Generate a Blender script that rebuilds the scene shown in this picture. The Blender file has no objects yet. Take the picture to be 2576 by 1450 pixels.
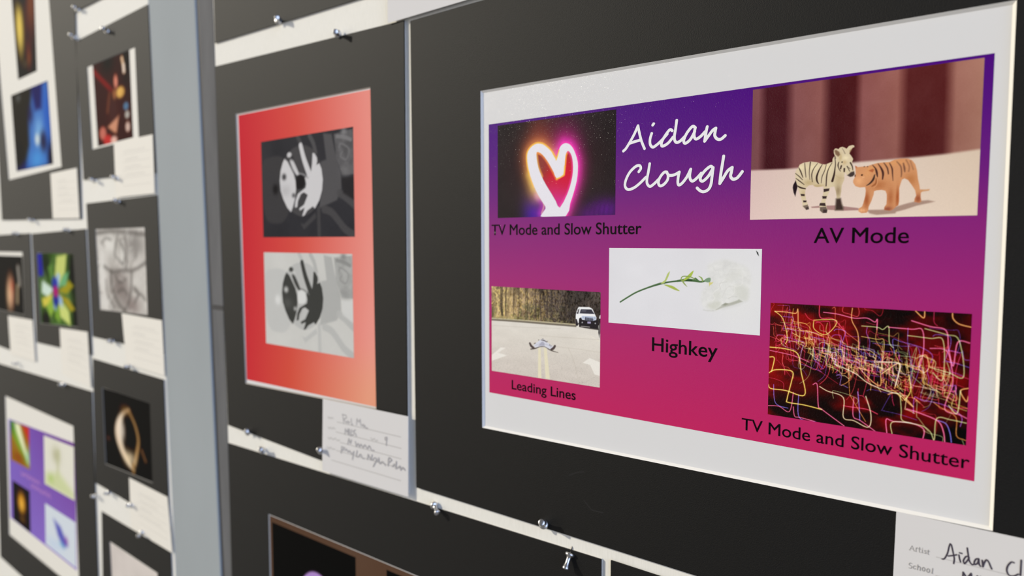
import bpy, bmesh, math, random
import numpy as np
from mathutils import Vector

# ------------------------------------------------------------------ camera, sky, sun, exposure
scene = bpy.context.scene
COL = scene.collection
S = 0.415                                   # metres per wall unit (the camera stands one unit off the prints)
CAM_Z = 1.45                                # camera height above the floor
FPX, YAW, PITCH = 1714.82, -0.678598, -0.069070
cam_d = bpy.data.cameras.new('camera'); cam = bpy.data.objects.new('camera', cam_d); COL.objects.link(cam)
cam.location = (0, -S, CAM_Z)
cam.rotation_euler = (math.pi/2 + PITCH, 0, -YAW); cam.rotation_mode = 'XYZ'
cam_d.sensor_width = 36.0; cam_d.lens = FPX/2576*36.0; cam_d.clip_start = 0.01
cam_d.dof.use_dof = True; cam_d.dof.focus_distance = 1.05*S; cam_d.dof.aperture_fstop = 5.3
scene.camera = cam

world = bpy.data.worlds.new('room_daylight'); scene.world = world; world.use_nodes = True
nt = world.node_tree; N = nt.nodes; Lk = nt.links; N.clear()
w_out = N.new('ShaderNodeOutputWorld'); w_bg = N.new('ShaderNodeBackground')
tc = N.new('ShaderNodeTexCoord'); sep = N.new('ShaderNodeSeparateXYZ'); Lk.new(tc.outputs['Generated'], sep.inputs[0])
up = N.new('ShaderNodeMapRange'); up.inputs[1].default_value = -0.35; up.inputs[2].default_value = 0.75; Lk.new(sep.outputs[2], up.inputs[0])
base = N.new('ShaderNodeMix'); base.data_type = 'RGBA'
base.inputs[6].default_value = (0.035, 0.034, 0.033, 1); base.inputs[7].default_value = (0.11, 0.11, 0.115, 1); Lk.new(up.outputs[0], base.inputs[0])
dot = N.new('ShaderNodeVectorMath'); dot.operation = 'DOT_PRODUCT'; Lk.new(tc.outputs['Generated'], dot.inputs[0])
wd = Vector((0.95, -0.31, 0.12)).normalized(); dot.inputs[1].default_value = wd
win = N.new('ShaderNodeMapRange'); win.inputs[1].default_value = 0.76; win.inputs[2].default_value = 0.92; Lk.new(dot.outputs['Value'], win.inputs[0])
mixw = N.new('ShaderNodeMix'); mixw.data_type = 'RGBA'; mixw.inputs[7].default_value = (1.95, 2.40, 3.45, 1)
Lk.new(win.outputs[0], mixw.inputs[0]); Lk.new(base.outputs[2], mixw.inputs[6])
dot2 = N.new('ShaderNodeVectorMath'); dot2.operation = 'DOT_PRODUCT'; Lk.new(tc.outputs['Generated'], dot2.inputs[0])
dot2.inputs[1].default_value = Vector((-0.72, -0.69, -0.10)).normalized()      # added warm glow on the left, no known source, lifts the mats' sheen
far = N.new('ShaderNodeMapRange'); far.inputs[1].default_value = 0.84; far.inputs[2].default_value = 0.97; Lk.new(dot2.outputs['Value'], far.inputs[0])
mixf = N.new('ShaderNodeMix'); mixf.data_type = 'RGBA'; mixf.inputs[7].default_value = (2.10, 1.92, 1.62, 1)
Lk.new(far.outputs[0], mixf.inputs[0]); Lk.new(mixw.outputs[2], mixf.inputs[6])
Lk.new(mixf.outputs[2], w_bg.inputs[0]); w_bg.inputs[1].default_value = 1.0; Lk.new(w_bg.outputs[0], w_out.inputs[0])

sun_d = bpy.data.lights.new('sun', 'SUN'); sun = bpy.data.objects.new('sun', sun_d); COL.objects.link(sun)
SUN_DIR = Vector((-1.25, -1.0, 0.75)).normalized()      # towards the sun: high on the left, in front of the panels
sun.rotation_euler = SUN_DIR.to_track_quat('Z', 'Y').to_euler(); sun.location = SUN_DIR*4
sun_d.energy = 2.95; sun_d.color = (1.0, 0.93, 0.79); sun_d.angle = math.radians(1.6)

vs = scene.view_settings; vs.view_transform = 'Standard'; vs.look = 'None'; vs.gamma = 1.0; vs.exposure = 0.0
try: vs.use_curve_mapping = False
except Exception: pass
E_WALL = 0.93                               # light that reaches the wall, used to turn print colours into ink reflectance
scene.cycles.max_bounces = 6

# ------------------------------------------------------------------ materials
def s2l(c):
    c = np.clip(np.asarray(c, float)/255.0, 0, 1)
    return np.where(c <= 0.04045, c/12.92, ((c+0.055)/1.055)**2.4)

def material(name, col, rough=0.6, spec=0.5, metal=0.0):
    m = bpy.data.materials.new(name); m.use_nodes = True
    b = m.node_tree.nodes['Principled BSDF']
    b.inputs['Base Color'].default_value = (*col, 1); b.inputs['Roughness'].default_value = rough
    b.inputs['Specular IOR Level'].default_value = spec; b.inputs['Metallic'].default_value = metal
    return m

def noise_bump(m, scale, strength, dist=0.0002, detail=3.0, stretch=None):
    n = m.node_tree.nodes; l = m.node_tree.links; b = n['Principled BSDF']
    t = n.new('ShaderNodeTexCoord'); x = n.new('ShaderNodeTexNoise'); x.inputs['Scale'].default_value = scale; x.inputs['Detail'].default_value = detail
    src = t.outputs['Object']
    if stretch:
        mp = n.new('ShaderNodeMapping'); mp.inputs['Scale'].default_value = stretch; l.new(src, mp.inputs[0]); src = mp.outputs[0]
    l.new(src, x.inputs['Vector'])
    bp = n.new('ShaderNodeBump'); bp.inputs['Strength'].default_value = strength; bp.inputs['Distance'].default_value = dist
    l.new(x.outputs['Fac'], bp.inputs['Height']); l.new(bp.outputs[0], b.inputs['Normal'])
    return x

def glints(m, scale=1300, dist=0.00020, weight=0.13, rough=0.12):
    """thin glossy coat with an uneven surface: single facets catch the sun"""
    n = m.node_tree.nodes; l = m.node_tree.links; b = n['Principled BSDF']
    b.inputs['Coat Weight'].default_value = weight; b.inputs['Coat Roughness'].default_value = rough; b.inputs['Coat IOR'].default_value = 1.5
    t = n.new('ShaderNodeTexCoord'); x = n.new('ShaderNodeTexNoise'); x.inputs['Scale'].default_value = scale; x.inputs['Detail'].default_value = 1.5
    l.new(t.outputs['Object'], x.inputs['Vector'])
    bp = n.new('ShaderNodeBump'); bp.inputs['Strength'].default_value = 1.0; bp.inputs['Distance'].default_value = dist
    l.new(x.outputs['Fac'], bp.inputs['Height']); l.new(bp.outputs[0], b.inputs['Coat Normal'])

def mottle(m, a, b_, scale, lo=0.35, hi=0.65, stretch=None, detail=4.0):
    n = m.node_tree.nodes; l = m.node_tree.links; b = n['Principled BSDF']
    t = n.new('ShaderNodeTexCoord'); x = n.new('ShaderNodeTexNoise'); x.inputs['Scale'].default_value = scale; x.inputs['Detail'].default_value = detail
    src = t.outputs['Object']
    if stretch:
        mp = n.new('ShaderNodeMapping'); mp.inputs['Scale'].default_value = stretch; l.new(src, mp.inputs[0]); src = mp.outputs[0]
    l.new(src, x.inputs['Vector'])
    r = n.new('ShaderNodeValToRGB'); r.color_ramp.elements[0].position = lo; r.color_ramp.elements[1].position = hi
    r.color_ramp.elements[0].color = (*a, 1); r.color_ramp.elements[1].color = (*b_, 1)
    l.new(x.outputs['Fac'], r.inputs[0]); l.new(r.outputs[0], b.inputs['Base Color'])

M = {}
M['mat_black'] = material('black_mat_board', (0.0035, 0.0034, 0.0034), 0.65, 0.27)
mottle(M['mat_black'], (0.0018, 0.0017, 0.0017), (0.0030, 0.0029, 0.0029), 700, 0.3, 0.7)
noise_bump(M['mat_black'], 1500, 0.8, 0.00022, 2.0)
M['core'] = material('white_mat_core', (0.80, 0.78, 0.74), 0.8, 0.2)
M['core_grey'] = material('grey_mat_core', (0.20, 0.19, 0.175), 0.8, 0.1)
M['core_mid'] = material('ivory_mat_core', (0.46, 0.43, 0.38), 0.8, 0.1)
M['scuff'] = material('pale_scuff', (0.022, 0.021, 0.021), 0.7, 0.1)
M['cloth'] = material('white_tack_board', (0.83, 0.80, 0.72), 0.8, 0.25)
mottle(M['cloth'], (0.76, 0.745, 0.685), (0.82, 0.80, 0.745), 900, 0.3, 0.7, (1.0, 1.0, 0.12))
noise_bump(M['cloth'], 1200, 0.25, 0.0002, 2.0, (1.0, 1.0, 0.15))
M['paper'] = material('white_print_paper', (0.685, 0.685, 0.69), 0.25, 0.04); noise_bump(M['paper'], 2600, 0.25, 0.00008, 1.0)
glints(M['paper'])
M['paper_warmlit'] = material('warm_light_tinted_paper', (0.79, 0.765, 0.70), 0.6, 0.05)  # white paper of the left works, the warmer light there painted into its colour
M['card'] = material('card_stock', (0.67, 0.655, 0.65), 0.75, 0.1)
M['card_warmlit'] = material('warm_light_tinted_card', (0.80, 0.765, 0.69), 0.75, 0.2)  # left cards: warm light on that side tinted into the stock
M['ink_black'] = material('black_ink', (0.004, 0.002, 0.004), 0.3, 0.05)
M['ink_white'] = material('white_ink', (0.80, 0.80, 0.83), 0.5, 0.3)
M['ink_pen'] = material('dark_pen_ink', (0.055, 0.045, 0.065), 0.6, 0.2)
M['ink_pencil'] = material('pencil_lead', (0.40, 0.39, 0.40), 0.6, 0.1)
M['ink_grey'] = material('grey_printed_type', (0.30, 0.29, 0.285), 0.6, 0.1)
M['ink_line'] = material('grey_rule_line', (0.50, 0.485, 0.475), 0.6, 0.1)
M['ink_faint'] = material('faint_pencil', (0.64, 0.61, 0.56), 0.6, 0.1)
M['ink_pink'] = material('pink_ink', (0.50, 0.22, 0.55), 0.6, 0.2)
M['post_paint'] = material('pale_grey_paint', (0.37, 0.385, 0.385), 0.7, 0.04); mottle(M['post_paint'], (0.325, 0.352, 0.362), (0.355, 0.386, 0.398), 5, 0.3, 0.7, (1, 1, 0.6))
M['trim_paint'] = material('mid_grey_paint', (0.165, 0.165, 0.17), 0.7, 0.04); mottle(M['trim_paint'], (0.125, 0.125, 0.128), (0.16, 0.16, 0.163), 14, 0.3, 0.7, (4, 4, 0.7))
M['gap'] = material('dark_metal_channel', (0.03, 0.03, 0.035), 0.6, 0.3)
M['steel'] = material('polished_aluminium', (0.66, 0.66, 0.67), 0.30, 0.5, 1.0)
M['needle'] = material('steel_needle', (0.45, 0.43, 0.40), 0.3, 0.5, 1.0)
M['floor'] = material('grey_floor', (0.24, 0.235, 0.225), 0.6, 0.3); mottle(M['floor'], (0.21, 0.205, 0.2), (0.27, 0.265, 0.25), 6)
M['print_matte'] = material('matte_printed_ink', (0.5, 0.5, 0.5), 0.6, 0.03)
m = M['print'] = material('printed_ink', (0.5, 0.5, 0.5), 0.25, 0.04)
for m in (M['print_matte'], M['print']):
    at = m.node_tree.nodes.new('ShaderNodeAttribute'); at.attribute_name = 'ink'
    m.node_tree.links.new(at.outputs['Color'], m.node_tree.nodes['Principled BSDF'].inputs['Base Color'])
noise_bump(m, 2600, 0.25, 0.00008, 1.0); glints(m)

# ------------------------------------------------------------------ object helpers
def U(p, y=0.0):
    """wall units -> metres; y = millimetres behind the print plane (negative = towards the room)"""
    k = S*(1 + y/1000.0/S)
    return Vector((p[0]*k, y/1000.0, CAM_Z + p[1]*k))

def prop(o, label=None, cat=None, group=None, kind=None):
    if label: o['label'] = label
    if cat: o['category'] = cat
    if group: o['group'] = group
    if kind: o['kind'] = kind
    return o

def root_of(o):
    while o.parent: o = o.parent
    return o

def empty(name, loc, label, cat, group=None):
    o = bpy.data.objects.new(name, None); o.empty_display_size = 0.01; COL.objects.link(o); o.location = loc
    return prop(o, label, cat, group)

def mesh_obj(name, verts, faces, mat, parent=None, label=None, smooth=False, origin=None):
    me = bpy.data.meshes.new(name)
    off = root_of(parent).location if parent is not None else (Vector(origin) if origin is not None else Vector((0, 0, 0)))
    me.from_pydata([tuple(Vector(v)-off) for v in verts], [], faces); me.update()
    if smooth: me.polygons.foreach_set('use_smooth', [True]*len(me.polygons))
    me.materials.append(mat)
    o = bpy.data.objects.new(name, me); COL.objects.link(o)
    if parent is not None: o.parent = parent
    elif origin is not None: o.location = origin
    if label: o['label'] = label
    return o

def lerp2(a, b, t): return (a[0]+(b[0]-a[0])*t, a[1]+(b[1]-a[1])*t)

def slab_geo(q, y0, y1):
    """quad TL TR BR BL (wall units) -> box between y0 (front) and y1 (back), same metric size front and back"""
    f = [U(p, y0) for p in q]; d = Vector((0, (y1-y0)/1000.0, 0)); v = f+[p+d for p in f]
    return v, [(3,2,1,0),(4,5,6,7),(0,1,5,4),(1,2,6,5),(2,3,7,6),(3,0,4,7)]

def slab(name, q, y0, y1, mat, parent=None, label=None, origin=None):
    v, f = slab_geo(q, y0, y1); return mesh_obj(name, v, f, mat, parent, label, origin=origin)

FRONT, BACK, BOARD = -1.1, 0.9, 1.0        # usual mat face, back of the matted work, face of the white boards (mm)
def mat_with_window(root, outer, opening, face=FRONT, core='core'):
    """black mat with a bevelled window, white core showing, plus its backing board"""
    o = [U(p, face) for p in outer]; i = [U(p, face) for p in opening]
    dy = Vector((0, -face/1000.0, 0))
    c = sum(i, Vector())/4
    b = []
    for p in i:
        s = Vector((math.copysign(-face, c.x-p.x), 0, math.copysign(-face, c.z-p.z)))/1000
        b.append(p+dy+s)
    ob = [p+dy for p in o]
    v = o+i+ob+b
    f = [(k, 4+k, 4+(k+1) % 4, (k+1) % 4) for k in range(4)]
    f += [(8+k, 8+(k+1) % 4, 12+(k+1) % 4, 12+k) for k in range(4)]
    f += [(k, (k+1) % 4, 8+(k+1) % 4, 8+k) for k in range(4)]
    mb = mesh_obj('mat_board', v, f, M['mat_black'], root)
    mesh_obj('bevel', i+b, [(k, 4+k, 4+(k+1) % 4, (k+1) % 4) for k in range(4)], M[core], mb, 'pale bevelled core edge of the window')
    v, f = slab_geo(outer, 0, 0)
    e = Vector((0, BACK/1000.0, 0)); r = Vector((0, 0.0003, 0))
    mesh_obj('backing_board', [p+r for p in ob]+[p+e for p in ob], [(3,2,1,0),(4,5,6,7),(0,1,5,4),(1,2,6,5),(2,3,7,6),(3,0,4,7)], M['core'], root)
    sheet_q = [p-Vector((math.copysign(4, c.x-p.x), 0, math.copysign(4, c.z-p.z)))/1000 for p in b]
    return sheet_q

def paper_sheet(root, sheet_q, name='print_sheet', mat=None):
    d = Vector((0, 0.0003, 0)); v = [Vector((p.x, 0.0, p.z)) for p in sheet_q]; v = v+[p+d for p in v]
    return mesh_obj(name, v, [(3,2,1,0),(4,5,6,7),(0,1,5,4),(1,2,6,5),(2,3,7,6),(3,0,4,7)], mat or M['paper'], root)

def matted(label, outer, opening, cat='matted print', group=None, paper=None, face=FRONT, core='core'):
    base = lerp2(outer[3], outer[2], 0.5)
    root = empty('matted_print', U(base, BOARD), label, cat, group)
    sq = mat_with_window(root, outer, opening, face, core)
    return root, paper_sheet(root, sq, mat=paper)

def plain_mat(label, outer):
    root = empty('matted_print', U(lerp2(outer[3], outer[2], 0.5), BOARD), label, 'matted print')
    slab('mat_board', outer, FRONT, 0, M['mat_black'], root)
    slab('backing_board', outer, 0.3, BACK, M['core'], root)
    return root

def rect(x0, x1, z0, z1): return [(x0, z1), (x1, z1), (x1, z0), (x0, z0)]
def sub(q, u0, u1, v0, v1):
    """part of a quad given in fractions (v down)"""
    def at(u, v): return lerp2(lerp2(q[0], q[1], u), lerp2(q[3], q[2], u), v)
    return [at(u0, v0), at(u1, v0), at(u1, v1), at(u0, v1)]

PRINT_MAT = ['print']
def picture(name, q, y, canvas, parent, label=None):
    """printed picture: fine grid of the sheet, one ink colour per vertex"""
    H, Wd = canvas.shape[:2]
    u = np.linspace(0, 1, Wd)[None, :, None]; v = np.linspace(0, 1, H)[:, None, None]
    c = [np.array(U(p, y)) for p in q]
    P = (c[0]*(1-u)+c[1]*u)*(1-v)+(c[3]*(1-u)+c[2]*u)*v
    P = P.reshape(-1, 3)-np.array(root_of(parent).location)
    idx = np.arange(H*Wd).reshape(H, Wd)
    F = np.stack([idx[1:, :-1], idx[1:, 1:], idx[:-1, 1:], idx[:-1, :-1]], -1).reshape(-1, 4)
    me = bpy.data.meshes.new(name)
    me.vertices.add(len(P)); me.vertices.foreach_set('co', P.astype(np.float32).ravel())
    me.loops.add(F.size); me.loops.foreach_set('vertex_index', F.astype(np.int32).ravel())
    me.polygons.add(len(F)); me.polygons.foreach_set('loop_start', np.arange(0, F.size, 4, dtype=np.int32))
    me.polygons.foreach_set('loop_total', np.full(len(F), 4, dtype=np.int32))
    me.update(calc_edges=True)
    col = np.ones((H*Wd, 4), np.float32); col[:, :3] = np.clip((s2l(canvas.reshape(-1, 3))-(0.006 if PRINT_MAT[0] == 'print' else 0.015))/E_WALL, 0.002, 0.9)
    a = me.color_attributes.new('ink', 'FLOAT_COLOR', 'POINT'); a.data.foreach_set('color', col.ravel())
    me.materials.append(M[PRINT_MAT[0]])
    o = bpy.data.objects.new(name, me); COL.objects.link(o); o.parent = parent
    if label: o['label'] = label
    return o

def spline(pts, n=6, closed=False):
    P = [np.array(p, float) for p in pts]
    if len(P) < 3: return np.array(P)
    out = []
    m_ = len(P)
    rng = range(m_) if closed else range(m_-1)
    for i in rng:
        p0 = P[(i-1) % m_] if closed or i > 0 else P[0]; p1 = P[i]; p2 = P[(i+1) % m_]
        p3 = P[(i+2) % m_] if closed or i+2 < m_ else P[-1]
        for k in range(n):
            t = k/n
            out.append(0.5*((2*p1)+(-p0+p2)*t+(2*p0-5*p1+4*p2-p3)*t*t+(-p0+3*p1-3*p2+p3)*t**3))
    if not closed: out.append(P[-1])
    return np.array(out)

def strokes(name, lines, width, y, mat, parent, label=None, n=6):
    """pen strokes as one flat ink mesh: ribbons with round ends, width in wall units; later strokes lie a hair above earlier ones"""
    V = []; F = []
    r = width/2
    parts_ = []
    for ln in lines:                                    # a stroke that doubles back is laid down in two goes
        cur = [ln[0]]
        for k in range(1, len(ln)):
            cur.append(ln[k])
            if k+1 < len(ln):
                d0 = np.subtract(ln[k], ln[k-1]); d1 = np.subtract(ln[k+1], ln[k])
                if np.dot(d0, d1) < -0.35*np.hypot(*d0)*np.hypot(*d1): parts_.append(cur); cur = [ln[k]]
        parts_.append(cur)
    for li, ln in enumerate(parts_):
        pts = spline(ln, n) if len(ln) > 2 else np.array(ln, float)
        keep = [0]+[k for k in range(1, len(pts)) if np.hypot(*(pts[k]-pts[k-1])) > 1e-6]
        pts = pts[keep]; m_ = len(pts)
        if m_ < 2: continue
        d = np.diff(pts, axis=0); d /= np.linalg.norm(d, axis=1)[:, None]
        y0 = y-0.006*li
        t = np.vstack([d[:1], d[:-1]+d[1:], d[-1:]]); tl = np.linalg.norm(t, axis=1); tl[tl < 1e-3] = 1; t /= tl[:, None]
        nn = np.column_stack([-t[:, 1], t[:, 0]])*r
        i0 = len(V)
        for k in range(m_):
            yk = y0-0.004*k/m_
            V += [(pts[k]+nn[k], yk), (pts[k]-nn[k], yk)]
        F += [(i0+2*k, i0+2*k+1, i0+2*k+3, i0+2*k+2) for k in range(m_-1)]
        def fan(c, yk, a0, a1, steps):
            i = len(V)
            for q in range(steps+1):
                an = a0+(a1-a0)*q/steps; V.append((c+r*np.array([math.cos(an), math.sin(an)]), yk))
            F.append(tuple(range(i, i+steps+1)))
        a0 = math.atan2(d[0][1], d[0][0]); a1 = math.atan2(d[-1][1], d[-1][0])
        fan(pts[0], y0, a0+math.pi/2, a0+1.5*math.pi, 8); fan(pts[-1], y0-0.004, a1-math.pi/2, a1+math.pi/2, 8)
        for k in range(1, m_-1):
            if float(np.dot(d[k-1], d[k])) < 0.6: fan(pts[k], y0-0.0055, 0, 2*math.pi*15/16, 15)
    return mesh_obj(name, [U(p, yy) for p, yy in V], F, mat, parent, label)

def caption(text, x0, x1, zb, cap, y, mat, parent, weight=0.0):
    """printed words fitted to a width and a capital height"""
    cu = bpy.data.curves.new('caption', 'FONT'); cu.body = text; cu.offset = weight; cu.resolution_u = 4
    o = bpy.data.objects.new('caption', cu); COL.objects.link(o)
    bpy.context.view_layer.update()
    me = bpy.data.meshes.new_from_object(o.evaluated_get(bpy.context.evaluated_depsgraph_get()))
    v = np.empty(len(me.vertices)*3); me.vertices.foreach_get('co', v); v = v.reshape(-1, 3)
    bpy.data.objects.remove(o); bpy.data.curves.remove(cu)
    lo, hi = v[:, 0].min(), v[:, 0].max()
    off = np.array(root_of(parent).location)
    CAPH = 0.685
    X = x0+(v[:, 0]-lo)/(hi-lo)*(x1-x0); Zz = zb+v[:, 1]/CAPH*cap
    P = np.array([U((a, b), y) for a, b in zip(X, Zz)])-off
    if weight:                                          # heavier type: push the outlines out a little
        bm = bmesh.new(); bm.from_mesh(me); bm.verts.ensure_lookup_table(); bm.normal_update()
        mv = {}
        for e in bm.edges:
            if len(e.link_loops) == 1:
                lp = e.link_loops[0]; a_, b_ = lp.vert.index, lp.link_loop_next.vert.index
                d_ = P[b_]-P[a_]; up_ = lp.face.normal.z
                nn = np.array((d_[2], 0, -d_[0])); nn *= (1 if up_ > 0 else -1)/(np.linalg.norm(nn)+1e-12)
                for q in (a_, b_): mv.setdefault(q, []).append(nn)
        for q, ns in mv.items():
            t_ = np.sum(ns, axis=0); L_ = np.linalg.norm(t_)
            if L_ > 1e-6: P[q] += t_/L_*min(2.0/max(L_, .8), 1.5)*weight
        bm.free()
    me.vertices.foreach_set('co', P.astype(np.float32).ravel()); me.update()
    me.materials.clear(); me.materials.append(mat)
    me.name = 'caption'
    ob = bpy.data.objects.new('caption', me); COL.objects.link(ob); ob.parent = parent
    return ob

# ------------------------------------------------------------------ painter for the printed pictures (numpy canvas, sRGB 0-255, coordinates in thousandths of the picture)
def ss(x): x = np.clip(x, 0, 1); return x*x*(3-2*x)

class Art:
    def __init__(s, w, h, col, seed=1):
        s.w, s.h = w, h; s.c = np.empty((h, w, 3)); s.c[:] = col
        s.Y, s.X = np.mgrid[0:h, 0:w].astype(float); s.kx = (w-1)/1000.0; s.ky = (h-1)/1000.0
        s.rng = np.random.default_rng(seed); s.pyr = random.Random(seed)
    def px(s, pts): return [(a*s.kx, b*s.ky) for a, b in pts]
    def put(s, sl, a, col, mode='over'):
        c = s.c[sl]; a = a[..., None]; col = np.asarray(col, float)
        if mode == 'over': s.c[sl] = c*(1-a)+col*a
        elif mode == 'screen': s.c[sl] = 255-(255-c)*(1-col/255*a)
        elif mode == 'mul': s.c[sl] = c*(1-a+a*col/255)
    def box(s, xs, ys, m):
        x0 = max(int(min(xs)-m), 0); x1 = min(int(max(xs)+m)+2, s.w); y0 = max(int(min(ys)-m), 0); y1 = min(int(max(ys)+m)+2, s.h)
        return (slice(y0, y1), slice(x0, x1)) if x1 > x0 and y1 > y0 else None
    def sdf(s, P, sl):
        X, Y = s.X[sl], s.Y[sl]; d = np.full(X.shape, 1e9); ins = np.zeros(X.shape, bool)
        for (ax, ay), (bx, by) in zip(P, P[1:]+P[:1]):
            dx, dy = bx-ax, by-ay; L = dx*dx+dy*dy+1e-9
            t = np.clip(((X-ax)*dx+(Y-ay)*dy)/L, 0, 1); d = np.minimum(d, np.hypot(X-ax-t*dx, Y-ay-t*dy))
            if ay != by:
                cr = ((ay > Y) != (by > Y)) & (X < (bx-ax)*(Y-ay)/(by-ay)+ax); ins ^= cr
        return np.where(ins, d, -d)
    def poly(s, pts, col, soft=0.7, alpha=1.0, smooth=0, mode='over'):
        P = s.px(pts)
        if smooth: P = [tuple(p) for p in spline(P, smooth, True)]
        sl = s.box([p[0] for p in P], [p[1] for p in P], soft*2+1)
        if sl is None: return
        a = ss(s.sdf(P, sl)/(2*soft)+0.5)*alpha
        s.put(sl, a, col, mode)
    def mask(s, pts, soft=0.7, smooth=0):
        P = s.px(pts)
        if smooth: P = [tuple(p) for p in spline(P, smooth, True)]
        return ss(s.sdf(P, (slice(0, s.h), slice(0, s.w)))/(2*soft)+0.5)
    def stroke(s, pts, w, col, soft=0.7, alpha=1.0, mode='over', n=5, clip=None):
        """w: width in thousandths of the picture's width, one number or one per point"""
        P = np.array(s.px(pts)); ws = np.broadcast_to(np.asarray(w, float), (len(P),))*s.kx/2
        Q = spline(np.column_stack([P, ws]), n) if len(P) > 2 and n > 1 else np.column_stack([P, ws])
        sl = s.box(Q[:, 0], Q[:, 1], Q[:, 2].max()+soft*2+1)
        if sl is None: return
        X, Y = s.X[sl], s.Y[sl]; d = np.full(X.shape, 1e9)
        for a, b in zip(Q[:-1], Q[1:]):
            dx, dy = b[0]-a[0], b[1]-a[1]; L = dx*dx+dy*dy+1e-9
            t = np.clip(((X-a[0])*dx+(Y-a[1])*dy)/L, 0, 1)
            d = np.minimum(d, np.hypot(X-a[0]-t*dx, Y-a[1]-t*dy)-(a[2]+(b[2]-a[2])*t))
        al = ss(0.5-d/(2*soft))*alpha
        if clip is not None: al = al*clip[sl]
        s.put(sl, al, col, mode)
    def blob(s, x, y, rx, ry, col, alpha=1.0, p=2.0, mode='over', clip=None):
        """soft round patch, radii in thousandths"""
        r = np.hypot((s.X-x*s.kx)/(rx*s.kx), (s.Y-y*s.ky)/(ry*s.ky)); a = np.exp(-r**p)*alpha
        if clip is not None: a = a*clip
        s.put((slice(0, s.h), slice(0, s.w)), a, col, mode)
    def ell(s, x, y, rx, ry, col, soft=0.7, alpha=1.0, clip=None, mode='over'):
        r = np.hypot((s.X-x*s.kx)/(rx*s.kx), (s.Y-y*s.ky)/(ry*s.ky)); a = ss(((1-r)*min(rx*s.kx, ry*s.ky))/(2*soft)+0.5)*alpha
        if clip is not None: a = a*clip
        s.put((slice(0, s.h), slice(0, s.w)), a, col, mode)
    def vnoise(s, sx, sy, octs=4):
        """value noise 0-1, cell size in pixels"""
        out = np.zeros((s.h, s.w)); amp = 1.0; tot = 0
        for k in range(octs):
            cx, cy = max(sx/2**k, 1.0), max(sy/2**k, 1.0)
            g = s.rng.random((int(s.h/cy)+3, int(s.w/cx)+3)); x = s.X/cx; y = s.Y/cy
            xi, yi = x.astype(int), y.astype(int); fx, fy = ss(x-xi), ss(y-yi)
            n = (g[yi, xi]*(1-fx)+g[yi, xi+1]*fx)*(1-fy)+(g[yi+1, xi]*(1-fx)+g[yi+1, xi+1]*fx)*fy
            out += n*amp; tot += amp; amp *= 0.55
        return out/tot
    def grain(s, amt): s.c += (s.rng.random((s.h, s.w, 1))-0.5)*2*amt
    def ramp(s, stops, axis):
        t = (s.X/(s.w-1) if axis == 'x' else s.Y/(s.h-1))*1000
        xs = [a for a, _ in stops]
        return np.stack([np.interp(t, xs, [c[k] for _, c in stops]) for k in range(3)], -1)
    def blend(s, a, img): s.c = s.c*(1-a[..., None])+img*a[..., None]
    def done(s): return np.clip(s.c, 0, 255)

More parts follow.
